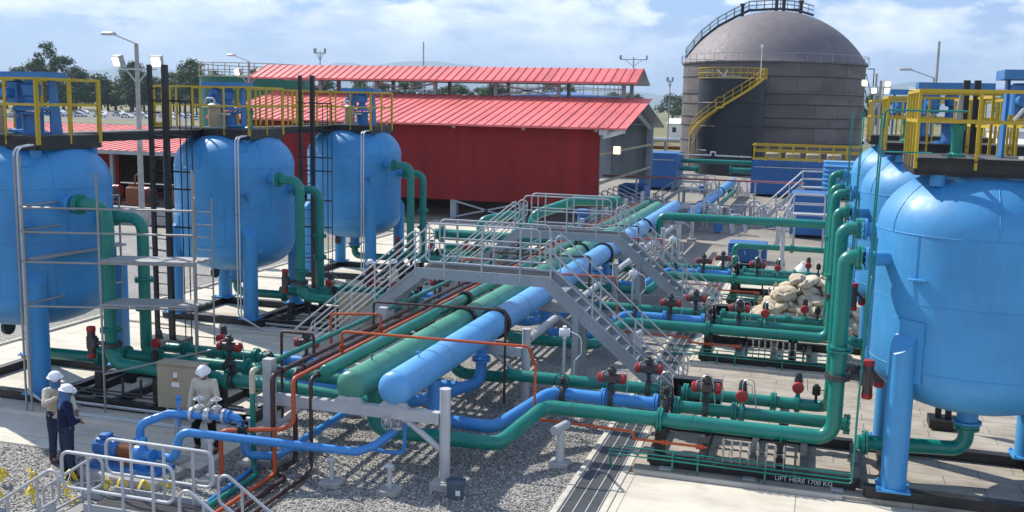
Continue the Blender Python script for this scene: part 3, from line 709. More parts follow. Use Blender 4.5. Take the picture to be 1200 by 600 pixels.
# ------------------------------------------------------------------ right side piping, repeated at each tank
for i in range(3):
    o = RY[i] - 20.75; w = WHERE_R[i]; ya, yb, yc = 19.8 + o, 20.85 + o, 21.95 + o
    # low front line with S bend from under the green header up to the tank
    pts = [(-8.45, 18.3 + o, 1.5), (-8.45, 18.3 + o, .58), (-5.75, 18.35 + o, .58), (-5.2, ya, 1.0), (.62, ya, 1.0), (.62, ya, 4.58), (.9, ya, 4.58)]
    fl = [((-2.75, ya, 1), X), ((.62, ya, 2.8), Z3), ((.86, ya, 4.58), X)]
    pipe('green_riser_pipe', pts, .15, .34, M['green'], ['tall green pipe running along the front skid and up to the largest right tank',
         'green pipe with double bend rising to the second right tank', 'green pipe rising to the farthest right tank'][i], fl, G_, seams=[((-2.1, ya, 1), X), ((.62, ya, 1.7), Z3), ((-4.6, ya, 1), X)])
    pipe('green_riser_pipe', [(-2.6, yb, 1.0), (.95, yb, 1.0)], .13, .3, M['green'], 'straight green middle pipe on the %s valve skid' % w, [((-2.55, yb, 1), X), ((-1.35, yb, 1), X), ((.9, yb, 1), X)], G_)
    pipe('green_riser_pipe', [(-2.6, yc, 1.0), (.55, yc, 1.0), (.55, yc - .95, 1.6), (.55, yb + .1, 5.0), (.9, yb + .1, 5.0)], .13, .3, M['green'],
         'green back pipe of the %s valve skid rising behind the front riser' % w, [((-2.5, yc, 1), X), ((-.6, yc, 1), X), ((.86, yb + .1, 5.0), X)], G_)
    # blue low line joining the skid
    pipe('blue_branch_pipe', [(-7.5, 19.25 + o, 1.5), (-7.5, 19.25 + o, .62), (-6.1, 19.2 + o, .62), (-5.35, yb, 1.0), (-3.05, yb, 1.0)], .14, .34, M['blue'],
         'blue branch pipe bending from under the header into the %s valve skid' % w, [((-4.15, yb, 1), X), ((-3.0, yb, 1), X)], 'blue process pipes', seams=[((-5.1, yb - .0, 1), X)])
    # green back line from the header
    pipe('green_branch_pipe', [(-8.45, 23.0 + o, 1.5), (-8.45, 23.0 + o, .6), (-6.9, 23.0 + o, .62), (-6.75, yc, 1.0), (-3.05, yc, 1.0)], .14, .34, M['green'],
         'green branch pipe from the rack to the back of the %s valve skid' % w, [((-4.3, yc, 1), X), ((-3.05, yc, 1), X)], G_)
    # inner blue line crossing under the rack to the left skid
    pipe('blue_branch_pipe', [(-7.5, 22.4 + o, 1.55), (-7.5, 22.4 + o, .62), (-8.3, 20.3 + o, .62), (-11.6, 20.3 + o, .8)], .14, .3, M['blue'],
         'blue branch pipe dropping from the header towards the %s skid' % WHERE_L[i], [((-7.5, 22.4 + o, 1.2), Z3)], 'blue process pipes')
    # cone reducers / short drum sections between valves
    valve('actuator', (-3.98, yb, 1.0), 'red ended actuator on the blue pipe entering the %s skid' % w)
    valve('actuator', (-3.35, yc, 1.0), 'red ended actuator on the back pipe entering the %s skid' % w)
    valve('hand', (-5.05, yb - .05, 1.0), 'black handwheel valve on the blue pipe near the %s skid gravel' % w)
    valve('hand', (-2.78, yb, 1.0), 'black handwheel valve where the %s skid begins' % w)
    valve('actuator', (-1.95, yb, 1.0), 'red ended actuator in front of the black cabinet on the %s skid' % w)
    valve('round', (-1.2, yb, 1.0), 'red faced round actuator, left one of two on the %s skid' % w)
    valve('round', (-.1, yc, 1.0), 'red faced round actuator, right one of two on the %s skid' % w)
    valve('black', (.28, yc - .1, 1.0), 'small black solenoid valve near the riser of the %s skid' % w)
    if i < 2:
        valve('upright', (.62, ya, 2.25), 'upright grey actuator with red caps on the front riser of the %s tank' % w)
        valve('upright', (.9, yb + .1, 2.2), 'upright red capped actuator behind the first on the %s tank' % w)
    # pipe stands on the skid
    st = thing('pipe_stand', 'black column stands carrying the pipes of the %s valve skid' % w, 'stand', (-2.8, ya, .3), 'black pipe stands on skids')
    for x in (-2.72, -.35):
        b = MB(); b.box(x - .11, x + .11, ya - .1, ya + .1, .3, .84); b.box(x - .13, x + .13, ya - .12, ya + .12, .84, .86); part('column', b, M['black'], st)
        b = MB(); b.box(x - .1, x + .1, yc - .1, yc + .1, .3, .84); part('column', b, M['black'], st)
        b = MB(); b.tube([(x, ya - .17, .86), (x, ya - .17, 1.02), (x, ya, 1.18), (x, ya + .17, 1.02), (x, ya + .17, .86)], .014, .1, 6); part('clamp', b, M['green'], st)
    # black cabinet behind
    c = thing('valve_cabinet', 'open fronted black metal cabinet behind the actuators of the %s skid' % w, 'cabinet', (-2.3, yc + .35, .05), 'black cabinets')
    b = MB(); x0, x1, y0, y1 = -2.85, -1.75, yc + .32, yc + .62
    b.box(x0, x1, y1 - .02, y1, .45, 1.2); b.box(x0, x0 + .02, y0, y1 - .021, .45, 1.2); b.box(x1 - .02, x1, y0, y1 - .021, .45, 1.2); b.box(x0, x1, y0, y1, 1.2, 1.23); b.box(x0, x1, y0, y1, .42, .45)
    for x in (x0 + .05, x1 - .05): b.beam((x, y0 + .15, .05), (x, y0 + .15, .42), .06)
    part('housing', b, M['black'], c)
    b = MB(); b.box(x0 + .1, x1 - .1, y0 + .1, y0 + .14, .6, 1.05)
    for k in range(4): b.cyl((x0 + .22 + k * .2, y0 + .1, .7), (x0 + .22 + k * .2, y0 + .05, .95), .03, n=8)
    part('inner_panel', b, M['darkgrey'], c)
    # instrument manifold on the front
    mf = thing('instrument_manifold', 'row of small steel needle valves in front of the %s skid' % w, 'manifold', (-.9, ya - .45, .3), 'steel instrument manifolds')
    b = MB(); y = ya - .42
    for x in (-1.6, -.05): b.beam((x, y, .3), (x, y, .8), .05)
    b.cyl((-1.65, y, .5), (0, y, .5), .016, n=8); b.cyl((-1.65, y, .68), (0, y, .68), .02, n=8); b.beam((-1.4, y + .05, .36), (-.2, y + .05, .36), .04, .03)
    part('frame', b, M['darkgrey'], mf)
    for k in range(8):
        x = -1.42 + k * .165
        b = MB(); b.cyl((x, y - .03, .4), (x, y - .03, .82), .014, n=6); b.chamfer(x - .03, x + .03, y - .06, y, .64, .72, .006); b.lathe([(.025, .76), (.03, .8), (.018, .88), (0, .9)], c=(x, y - .03, 0), n=8); b.cyl((x, y - .03, .5), (x, y - .14, .5), .01, n=6)
        part('needle_valve', b, M['steel'], mf)
    # thin green tubing rails
    cnd = thing('conduit_run', 'thin green conduit lines along the front of the %s skid and up the tank' % w, 'conduit', (-3.6, ya - .6, 0), 'thin green conduits')
    for k, (dy, z) in enumerate(((-.52, .42), (-.58, .36), (-.46, .5))):
        b = MB(); b.tube([(-3.7 + .1 * k, ya + dy, z), (1.0, ya + dy, z - .02), (1.02, ya + dy + .1 * k, 2.0), (1.05 + .05 * k, ya - .35 + .1 * k, 7.3 if k < 2 else 5.0)], .015, .06, 8); part('tube', b, M['green'], cnd)
    for x in (-3.65, -2.4, -1.9, -.6): part('bracket', MB().beam((x, ya - .5, .05), (x, ya - .5, .5), .035), M['green'], cnd)
    if i == 0:
        b = MB(); b.tube([(1.1, ya - .35, 7.05), (1.1, ya - .6, 7.35), (2.4, ya - .95, 7.35)], .02, .05, 8); b.tube([(1.15, ya - .35, 6.6), (1.9, ya - .8, 6.62)], .014, .05, 8); part('tube', b, M['green'], cnd)
    # orange air line
    pipe('orange_air_pipe', [(-5.42, ya, 1.95 if i < 1 else 1.6), (-5.42, ya - .02, .72), (-3.25, ya - .25, .76), (-3.25, ya - .28, .62), (-1.75, ya - .3, .62)], .028, .08, M['orange'],
         'thin orange air pipe running below the green pipe into the %s skid' % w, [((-2.6, ya - .28, .62), X), ((-1.9, ya - .3, .62), X)], 'thin orange pipes', n=10)
    # silver flexible loops
    tl = thing('tubing_loops', 'bent silver tubing loops standing over the pipes of the %s skid' % w, 'tubing', (-2.9, yb, 1.1), 'silver tubing')
    for k in range(3): x = -2.9 + k * .85; b = MB(); b.tube([(x, yb - .05, 1.15), (x, yb - .15, 1.75), (x + .22, yb - .12, 1.8), (x + .3, yb - .05, 1.1)], .012, .12, 6); part('tube', b, M['alu'], tl)
    # bottom outlet
    pipe('green_drain_pipe', [(RX, RY[i], 1.32), (RX, RY[i], .78), (1.1, RY[i] - .3, .78)], .15, .4, M['green'], 'green elbow pipe under the belly of the %s tank' % w, [((RX, RY[i], 1.24), Z3), ((1.25, RY[i] - .28, .78), X)], G_)

# ------------------------------------------------------------------ left side piping
for i in range(3):
    o = LY[i] - 20.15; w = WHERE_L[i]; ya, yb, yc = 19.15 + o, 20.35 + o, 21.25 + o
    pipe('green_riser_pipe', [(-16.25, ya, 4.8), (-15.55, ya, 4.8), (-15.55, ya, 1.08), (-11.1, ya, 1.0), (-8.6, ya + .3, .72)], .15, .36, M['green'],
         ['green pipe curving down from the leftmost tank behind the scaffold', 'green pipe curving down from the middle left tank', 'green pipe curving down from the far left tank beside the red wall'][i],
         [((-16.28, ya, 4.8), X), ((-15.55, ya, 1.9), Z3), ((-12.4, ya, 1.03), X)], G_, seams=[((-15.55, ya, 3.2), Z3)])
    pipe('green_riser_pipe', [(-16.3, yb, 4.4), (-15.5, yb, 4.4), (-15.5, yb, 1.08), (-15.1, yb, 1.05)], .14, .32, M['green'],
         'shorter second green riser standing behind the first at the %s tank' % w, [((-16.28, yb, 4.4), X), ((-15.5, yb, 2.2), Z3), ((-15.5, yb, 2.9), Z3)], G_)
    pipe('green_riser_pipe', [(-16.9, yb - .1, 1.0), (-11.2, yb - .1, 1.0), (-8.8, yb + .1, .8)], .14, .3, M['green'], 'low straight green pipe along the middle of the %s valve skid' % w, [((-16.0, yb - .1, 1), X), ((-14.2, yb - .1, 1), X), ((-12.6, yb - .1, 1), X)], G_)
    pipe('green_riser_pipe', [(-16.0, yc, 1.0), (-12.2, yc, 1.0)], .13, .3, M['green'], 'low straight green pipe at the back of the %s valve skid' % w, [((-15.0, yc, 1), X), ((-13.0, yc, 1), X)], G_)
    pipe('blue_branch_pipe', [(-12.2, yc, 1.0), (-11.4, yc, 1.0), (-10.9, yc + .6, .6), (-7.6, yc + .6, .6)], .13, .3, M['blue'], 'short blue pipe joining the back of the %s valve skid' % w, [((-12.15, yc, 1), X)], 'blue process pipes')
    valve('upright', (-15.55, ya, 1.55), 'upright dark actuator with red caps on the front riser of the %s tank' % w, math.pi)
    valve('round', (-15.05, yb - .1, 1.0), 'red faced round actuator beside the second riser of the %s tank' % w)
    valve('actuator', (-13.1, yb - .1, 1.0), 'horizontal actuator with red ends on the %s skid' % w)
    valve('round', (-13.9, yc, 1.0), 'red faced round actuator at the back of the %s skid' % w)
    valve('hand', (-12.0, yb - .1, 1.0), 'black handwheel valve at the inner end of the %s skid' % w)
    valve('hand', (-12.3, ya - .02, 1.02), 'black handwheel valve on the front green pipe of the %s skid' % w)
    valve('actuator', (-11.6, yc, 1.0), 'dark actuator with red caps on the blue pipe end of the %s skid' % w)
    valve('black', (-14.4, ya + .05, 1.0), 'small black solenoid valve on the front pipe of the %s skid' % w)
    st = thing('pipe_stand', 'black column stands carrying the pipes of the %s valve skid' % w, 'stand', (-13, ya, .3), 'black pipe stands on skids')
    for x in (-15.9, -14.3, -12.6):
        for y in (ya, yb - .1, yc): b = MB(); b.box(x - .09, x + .09, y - .09, y + .09, .3, .86); part('column', b, M['black'], st)
    b = MB()
    for z in (.42, .5): b.beam((-16.4, ya - .25, z), (-11.9, ya - .25, z), .03, .03)
    for k in range(6): b.cyl((-15.2 + k * .5, ya - .1, .35), (-15.2 + k * .5, ya - .1, .8), .03, n=8)
    part('lower_piping', b, M['darkgrey'], st)
    pipe('green_drain_pipe', [(LX, LY[i], 1.32), (LX, LY[i], .85), (-16.6, LY[i] + .1, .85)], .14, .36, M['green'], 'green elbow pipe under the belly of the %s tank' % w, [((LX, LY[i], 1.24), Z3), ((-16.75, LY[i] + .1, .85), X)], G_)
    valve('hand', (LX - .55, LY[i] - .45, 1.55), 'dark handwheel valve hanging beside the back leg of the %s tank' % w)
    # bare steel twin tubes down the tank front
    b = MB(); xx = LX + 1.15; yy = LY[i] - 1.78
    for d in (0, .1): b.tube([(xx + d, yy + .5, 6.15), (xx + d, yy, 6.1), (xx + d, yy, .45), (xx + .9 + d, yy - .1 - d, .12), (xx + 4.5, yy - .1 - d, .12)], .024, .2, 8)
    solo('steel_tubes', b, M['alu'], 'pair of thin silver tubes running down the front of the %s tank' % w, 'tubing', 'silver tubes on tanks')
    b = MB()
    for k in range(3): b.tube([(-16.6, ya - .35 - .05 * k, .12 + .05 * k), (-11.8, ya - .35 - .05 * k, .12 + .05 * k)], .02, 0, 6)
    solo('steel_tubes', b, M['alu'], 'three thin silver tubes laid along the foot of the %s skid' % w, 'tubing', 'silver tubes on skids')
# ------------------------------------------------------------------ pipe rack supports and headers
rack_names = ['nearest pipe rack support, grey round posts with slanted braces at the near pipe ends', 'second pipe rack support, below the near stairway', 'third pipe rack support, behind the near crossover stairs',
  'fourth pipe rack support, under the far crossover', 'fifth pipe rack support, behind the far crossover', 'sixth pipe rack support, near the end of the blue header', 'seventh pipe rack support, where the blue header ends',
  'eighth pipe rack support, under the far blue pipe', 'ninth pipe rack support, far down the rack']
for k, lab in enumerate(rack_names):
    y = 17.16 + 5.5 * k
    t = thing('rack_support', lab, 'pipe support', (-8.3, y, 0), 'grey pipe rack supports')
    for x, h in ((-10.2, 2.2), (-6.45, 1.97)):
        b = MB(); b.cyl((x, y, .16), (x, y, h), .105, n=20) if x > -7 else b.box(x - .1, x + .1, y - .1, y + .1, .16, h)
        if x > -7: b.disc((x, y, h), Z3, .108, .012, 20)
        part('post', b, M['galv'], t)
        b = MB(); b.chamfer(x - .24, x + .24, y - .22, y + .22, 0, .16, .02); b.chamfer(x - .17, x + .17, y - .17, y + .17, .161, .18, .005); part('footing', b, M['footing'], t)
    b = MB(); b.box(-10.1, -6.55, y - .08, y + .08, 1.28, 1.5); part('crossbeam', b, M['galv'], t)
    part('brace', MB().cyl((-7.25, y, 1.28), (-6.55, y, .78), .06, n=12), M['galv'], t); part('brace', MB().cyl((-9.5, y, 1.28), (-10.1, y, .78), .06, n=12), M['galv'], t)
    for x, rr in ((-7.5, .33), (-8.45, .3)):
        b = MB(); b.box(x - .3, x + .3, y - .07, y + .07, 1.5, 1.53); b.prism([(x - .28, y - .05, 1.53), (x + .28, y - .05, 1.53), (x + .2, y - .05, 1.62), (x - .2, y - .05, 1.62)], (0, .1, 0)); part('saddle', b, M['galv'], t)
    if 0 < k < 7:   # grey arm running along the rack edge
        b = MB(); b.cyl((-6.42, y + .1, 1.7), (-6.42, y + 2.6, 1.7), .1, n=16); b.lathe([(.1, 0), (.085, .06), (0, .1)], c=(-6.42, y + 2.6, 1.7), n=16, a=(0, 1, 0)); part('edge_arm', b, M['galv'], t)
def header(name, x, z, r, y0, y1, mat, label, rings, seams, cap=True, group='large header pipes on the rack'):
    t = thing(name, label, 'pipe', (x, y0, z), group)
    b = MB(); prof = [(0, -r * .62)] + [(r * math.sin(math.pi / 2 * i / 8), -r * .62 * math.cos(math.pi / 2 * i / 8)) for i in range(1, 9)] + [(r, y1 - y0)]
    if cap == 'both': prof += [(r * math.cos(math.pi / 2 * i / 8), y1 - y0 + r * .6 * math.sin(math.pi / 2 * i / 8)) for i in range(1, 8)] + [(0, y1 - y0 + r * .6)]
    b.lathe(prof, c=(x, y0, z), n=40, a=(0, 1, 0))
    for y in [y0 + .03] + list(seams): b.disc((x, y, z), (0, 1, 0), r + .006, .022, 40)
    part('tube', b, mat, t)
    for y in rings:
        b = MB(); b.disc((x, y, z), (0, 1, 0), r + .065, .07, 40); b.disc((x, y + .1, z), (0, 1, 0), r + .065, .07, 40)
        for i in range(16): a = 2 * math.pi * i / 16; b.cyl((x + (r + .04) * math.cos(a), y - .07, z + (r + .04) * math.sin(a)), (x + (r + .04) * math.cos(a), y + .17, z + (r + .04) * math.sin(a)), .015, n=6)
        part('flange', b, M['black'], t)
    return t
SE = [19.6 + 3.0 * i for i in range(13)]
h = header('header_pipe', -7.5, 1.86, .335, 17.2, 56, M['header_blue'], 'very thick light blue header pipe with domed end, running away along the rack', (23.4, 36.5, 45.5), SE, 'both')
header('header_pipe', -8.45, 1.8, .3, 17.25, 56, M['header_green'], 'very thick pale green header pipe with domed end beside the blue one', (23.7, 36.8), [s + .4 for s in SE], 'both')
header('header_pipe', -9.02, 2.02, .135, 17.3, 56, M['green'], 'narrower dark green header pipe left of the thick green one', (25.4, 38), [s + .9 for s in SE], 'both')
header('header_pipe', -6.9, 1.15, .335, 59.5, 88, M['header_blue'], 'light blue header pipe continuing beyond the gap, farther along the yard', (64, 76), SE[:0], 'both')
header('header_pipe', -6.1, 1.0, .16, 60, 80, M['green'], 'green pipe beside the far blue header', (), (), 'both')
for x, y, m in ((-7.5, 18.4, 'header_blue'), (-8.45, 18.2, 'green'), (-8.45, 20.4, 'galv')):
    r = .335 if x > -8 else .3; z = 1.86 if x > -8 else 1.8
    b = MB(); b.cyl((x, y, z + r - .01), (x, y, z + r + .09), .018, n=8); b.tube([(x - .06, y, z + r + .09), (x, y, z + r + .12), (x + .05, y, z + r + .08)], .015, .03, 6)
    solo('vent_valve', b, M[m], {0: 'tiny blue vent stub on top of the blue header end', 1: 'tiny green vent stub on top of the green header end', 2: 'tiny silver vent valve between the green and blue headers'}[[18.4, 18.2, 20.4].index(y)], 'vent')
# slim service pipes at the left of the rack, dropping at the near end and running on along the gravel
def service(x, z, r, mat, label, y_drop, yb_end, zb=.1, xb=None, join=None):
    xb = x if xb is None else xb
    t = thing('service_pipe', label, 'pipe', (x, y_drop, 0), 'slim service pipes at the left of the rack')
    b = MB(); b.tube([(x, 56, z), (x, y_drop, z), (x, y_drop, zb), (xb, y_drop - .5, zb), (xb, yb_end, zb)], r, .14, 12); part('tube', b, M[mat], t)
    b = MB(); b.disc((x, y_drop + .35, z), (0, 1, 0), r * 1.7, .05, 14, 6, .008); part('flange', b, M[mat], t); return t
service(-10.4, 2.0, .055, 'green', 'slim green service pipe turning down beside the square grey post', 16.85, 11.5, .07, -10.05)
b = MB(); b.tube([(-10.4, 16.99, 2.004), (-10.4, 16.85, 2.0), (-10.4, 16.85, 1.55)], .058, .14, 14); solo('cream_sleeve', b, M['cream'], 'cream painted elbow on the slim green pipe at the rack end', 'pipe sleeve')
service(-9.98, 1.95, .05, 'brown', 'slim dark brown service pipe dropping in front of the square grey post', 16.9, 11.5, .07, -9.45)
service(-9.74, 1.92, .05, 'brown', 'second slim brown service pipe next to the orange one', 17.35, 17.0, .07)
service(-9.25, 1.9, .04, 'brown', 'slim brown pipe dropping to the gravel under the green header end', 17.1, 11.5, .06, -9.15)
t = thing('orange_air_pipe', 'orange service pipe bending down at the rack end, with a black valve', 'pipe', (-9.52, 16.95, 0), 'thin orange pipes')
b = MB(); b.tube([(-9.52, 56, 1.92), (-9.52, 16.9, 1.92), (-9.5, 16.85, 1.02), (-9.62, 16.6, .98), (-10.65, 16.1, .98), (-10.65, 16.1, .12)], .045, .12, 12)
b.tube([(-9.75, 16.55, .98), (-9.75, 16.55, .07), (-9.75, 11.5, .07)], .042, .1, 12); part('tube', b, M['orange'], t)
b = MB(); b.disc((-10.35, 16.25, .98), (1, .5, 0), .1, .04, 14); b.disc((-10.22, 16.31, .98), (1, .5, 0), .1, .04, 14); b.cyl((-10.35, 16.25, .98), (-10.22, 16.31, .98), .06, n=12); b.cyl((-10.28, 16.28, 1.0), (-10.28, 16.28, 1.16), .02, n=8); b.beam((-10.36, 16.24, 1.16), (-10.2, 16.32, 1.16), .02)
part('valve', b, M['rubber'], t)
# orange and brown loops over the headers
for i in range(3):
    o = 9 * i; w = ('near', 'middle', 'far')[i]
    pipe('orange_air_pipe', [(-9.52, 19.0 + o, 1.95), (-9.52, 19.0 + o, 2.42), (-5.42, 19.2 + o, 2.42), (-5.42, 19.75 + o, 1.9)], .03, .09, M['orange'], 'thin orange pipe crossing over all headers at the %s valve skid' % w, [((-9.52, 19.0 + o, 2.06), Z3)], 'thin orange pipes', n=10)
    pipe('orange_air_pipe', [(-9.52, 21.0 + o, 1.95), (-9.52, 21.0 + o, 2.4), (-10.6, 20.6 + o, 2.4), (-10.6, 20.6 + o, 1.6)], .03, .08, M['orange'], 'short orange loop beside the service pipes at the %s skid' % w, [((-9.52, 21.0 + o, 2.05), Z3)], 'thin orange pipes', n=10)
    pipe('brown_pipe', [(-9.98, 21.6 + o, 1.95), (-9.98, 21.6 + o, 2.55), (-6.75, 21.9 + o, 2.55), (-6.75, 21.9 + o, .3)], .03, .08, M['brown'], 'thin dark pipe crossing over the headers and dropping at the %s skid' % w, (), 'thin dark loops over headers', n=10)
    pipe('brown_pipe', [(-9.98, 18.6 + o, 1.95), (-9.98, 18.6 + o, 2.4), (-10.75, 18.6 + o, 2.4), (-10.75, 18.6 + o, .4)], .032, .08, M['brown'], 'small dark pipe loop left of the rack at the %s skid' % w, (), 'thin dark loops over headers', n=10)
# T shaped pipe props standing in the gravel
def tprop(x, y, h, r, w, label, ax=(1, 0, 0)):
    t = thing('pipe_prop', label, 'pipe support', (x, y, 0), 'short grey pipe props')
    b = MB(); b.cyl((x, y, .1), (x, y, h - .02), r, n=16); part('post', b, M['galv'], t)
    a = Vector(ax) * w / 2; b = MB(); b.cyl(Vector((x, y, h)) - a, Vector((x, y, h)) + a, r * 1.05, n=16); part('crossbar', b, M['galv'], t)
    b = MB(); b.chamfer(x - .2, x + .2, y - .2, y + .2, 0, .1, .02); part('footing', b, M['footing'], t)
for i in range(3):
    o = 9 * i; w = ('nearest', 'second', 'third')[i]
    tprop(-4.68, 19.15 + o, .8, .09, .55, '%s stout grey pipe prop under the green bend pipe in gravel' % w, (.25, .95, 0))
    tprop(-6.6, 19.9 + o, .42, .06, .3, '%s low grey prop beneath the blue bend pipe' % w)
    b = MB(); b.cyl((-5.42, 22.3 + o, 0), (-5.42, 22.3 + o, 1.95), .035, n=10); b.cyl((-5.15, 22.2 + o, 0), (-5.15, 22.2 + o, 1.4), .02, n=8)
    q = thing('pressure_transmitter', '%s white headed transmitter on a thin stand between the pipes' % w, 'transmitter', (-5.42, 22.3 + o, 0), 'white headed transmitters'); part('stand', b, M['alu'], q)
    b = MB(); b.lathe([(0, -.13), (.1, -.12), (.11, 0), (.1, .12), (0, .13)], c=(-5.42, 22.3 + o, 2.05), n=16, a=(1, .3, 0)); b.cyl((-5.42, 22.3 + o, 1.9), (-5.42, 22.3 + o, 2.2), .05, n=10); part('head', b, M['white'], q)
    b = MB(); b.tube([(-5.3, 22.3 + o, 2.1), (-5.0, 22.2 + o, 2.0), (-4.98, 22.2 + o, 1.6), (-5.15, 22.2 + o, 1.4)], .012, .15, 6); part('cable', b, M['white'], q)

# ------------------------------------------------------------------ crossover stairs
def loop_rail(b, x0, x1, y, z0, z1, r=.022, cr=.12, posts=3, zf=0.0, sx=0.0):
    # rounded rectangle panel with posts down to the deck; sx: slope dz/dx
    f = lambda x, z: (x, y, z + (x - x0) * sx)
    b.tube([f(x0, z0), f(x0, z1), f(x1, z1), f(x1, z0)], r, cr, 8, closed=True)
    for i in range(posts):
        x = x0 + (x1 - x0) * (i + .5) / posts; p = f(x, z1); q = f(x, zf); b.cyl(p, q, r, n=8)
def crossover(y, label):
    t = thing('crossover_stairs', label, 'stairs', (-8, y, 0), 'grey crossover stairs over the pipes')
    zd = 3.0; xl, xr = -9.75, -6.38; wl = .95
    b = MB(); n = int((xr - xl) / .035)
    for i in range(n): x = xl + (xr - xl) * i / n; b.box(x, x + .006, y + .01, y + wl - .01, zd - .035, zd)
    for j in range(9): yy = y + .03 + j * (wl - .06) / 8; b.box(xl, xr, yy, yy + .006, zd - .03, zd - .004)
    part('deck', b, M['grating'], t)
    for yy in (y, y + wl):
        b = MB(); b.beam((xl, yy, zd - .1), (xr, yy, zd - .1), .03, .28); part('deck_beam', b, M['grey'], t)
        for x0, x1, z1 in ((xr, -2.95, .12), (xl, -13.35, .05)):
            b = MB(); d = Vector((x1 - x0, 0, z1 - zd)).normalized(); up = Vector((-d.z * (1 if d.x > 0 else -1), 0, abs(d.x)))
            s_ = 1 if x1 > x0 else -1
            P0 = [(x0, yy - .015, zd + .04), (x0 + s_ * .12, yy - .015, zd + .04), (x1 + s_ * .15, yy - .015, z1 + .0), (x1 + s_ * .15, yy - .015, z1 - .1 if z1 > .1 else 0.0), (x1 - s_ * .2, yy - .015, max(0, z1 - .12)), (x0, yy - .015, zd - .29)]
            b.prism(P0, (0, .03, 0))
            b.beam((x0 + s_ * .1, yy - .03, zd + .0), (x1 + s_ * .1, yy - .03, z1 + .0), .03, .025)
            part('stringer', b, M['grey'], t)
    for x0, x1 in ((xr, -2.95), (xl, -13.35)):
        n = 13
        for k in range(1, n):
            f = k / n; x = x0 + (x1 - x0) * f; z = zd * (1 - f) - .10; s_ = 1 if x1 > x0 else -1
            b = MB(); a0, a1 = sorted((x - s_ * .02, x + s_ * .25)); b.box(a0, a1, y + .02, y + wl - .02, z - .035, z)
            b.box(x + s_ * .24 - .012, x + s_ * .24 + .012, y + .02, y + wl - .02, z - .04, z + .006); part('tread', b, M['grey'], t)
    for yy in (y - .02, y + wl + .02):
        b = MB(); loop_rail(b, xl + .15, xr - .15, yy, zd + .22, zd + 1.22, .024, .16, 3, zd - .15); b.cyl((xl + .15, yy, zd + .72), (xr - .15, yy, zd + .72), .02, n=8); part('railing', b, M['galv'], t)
        for x0, x1 in ((xr, -2.95), (xl, -13.35)):
            s_ = 1 if x1 > x0 else -1; sl = (-zd) / abs(x1 - x0)
            b = MB(); zt = lambda x, h: zd + abs(x - x0) * sl + h
            xa, xb = x0 + s_ * .0, x1 + s_ * .12
            for h in (1.12, .62): pass
            b.tube([(xa, yy, zt(xa, 1.15)), (xb, yy, zt(xb, 1.15)), (xb, yy, zt(xb, .45)), (xa, yy, zt(xa, .45))], .023, .16, 8, closed=True)
            b.cyl((xa, yy, zt(xa, .8)), (xb, yy, zt(xb, .8)), .02, n=8)
            for f in (.04, .35, .66, .97): x = xa + (xb - xa) * f; b.cyl((x, yy, zt(x, -.05)), (x, yy, zt(x, 1.15)), .022, n=8)
            part('stair_railing', b, M['galv'], t)
    for x in (-5.55, -10.55):
        for yy in (y + .02, y + wl - .02):
            zt_ = zd - .1 - abs(x - (xr if x > -8 else xl)) * .8 - .1
            b = MB(); b.ibeam((x, yy, 0), (x, yy, zt_), .16, .16, .014); b.box(x - .16, x + .16, yy - .14, yy + .14, 0, .03); part('column', b, M['grey'], t)
crossover(24.0, 'near grey steel stairway crossing over the thick pipes')
crossover(33.0, 'far grey steel stairway crossing over the pipes, in front of the red wall end')
# small step over in the foreground, bottom left
t = thing('step_over', 'small grey step-over platform with tubular handrails in the bottom left corner', 'stairs', (-10.3, 13.1, 0))
b = MB()
for i in range(40): x = -10.95 + i * .042; b.box(x, x + .008, 12.76, 13.46, .65, .69)
for j in range(8): b.box(-10.95, -9.27, 12.76 + j * .098, 12.767 + j * .098, .655, .685)
part('deck', b, M['grating'], t)
for yy in (12.72, 13.48):
    b = MB(); b.box(-11.0, -9.2, yy, yy + .03, .5, .78); part('deck_beam', b, M['grey'], t)
    x0 = -11.38 if yy < 13 else -11.14; x1 = -9.28 if yy < 13 else -9.08
    b = MB(); b.tube([(x0, yy, 1.02), (x0, yy, 1.62), (x1, yy, 1.62), (x1, yy, 1.02)], .028, .14, 10, closed=True)
    for f in (.24, .55, .82): b.cyl((x0 + (x1 - x0) * f, yy, 1.62), (x0 + (x1 - x0) * f, yy, .55), .026, n=10)
    part('railing', b, M['galv'], t)
    for s_, xa, L in ((-1, x0 - .08, 1.25), (1, x1 + .1, 1.25)):
        b = MB(); za = 1.38; sl = -.66
        b.tube([(xa, yy, za), (xa + s_ * L, yy, za + sl * L), (xa + s_ * L, yy, za + sl * L - .5), (xa, yy, za - .58)], .027, .14, 10, closed=True)
        for f in (.35, .85): x = xa + s_ * L * f; b.cyl((x, yy, za + sl * L * f), (x, yy, max(.02, .55 + sl * L * f)), .024, n=10)
        part('stair_railing', b, M['galv'], t)
        b = MB(); b.prism([(xa + s_ * .1, yy, .72), (xa + s_ * 1.1, yy, .0), (xa + s_ * .85, yy, 0.0), (xa + s_ * .1, yy, .5)], (0, .025, 0)); part('stringer', b, M['grey'], t)
for s_, x0 in ((-1, -11.0), (1, -9.22)):
    for k in range(1, 4): b = MB(); x = x0 + s_ * .26 * k; b.box(min(x, x + s_ * .24), max(x, x + s_ * .24), 12.76, 13.46, .65 - .17 * k, .68 - .17 * k); part('tread', b, M['grating'], t)

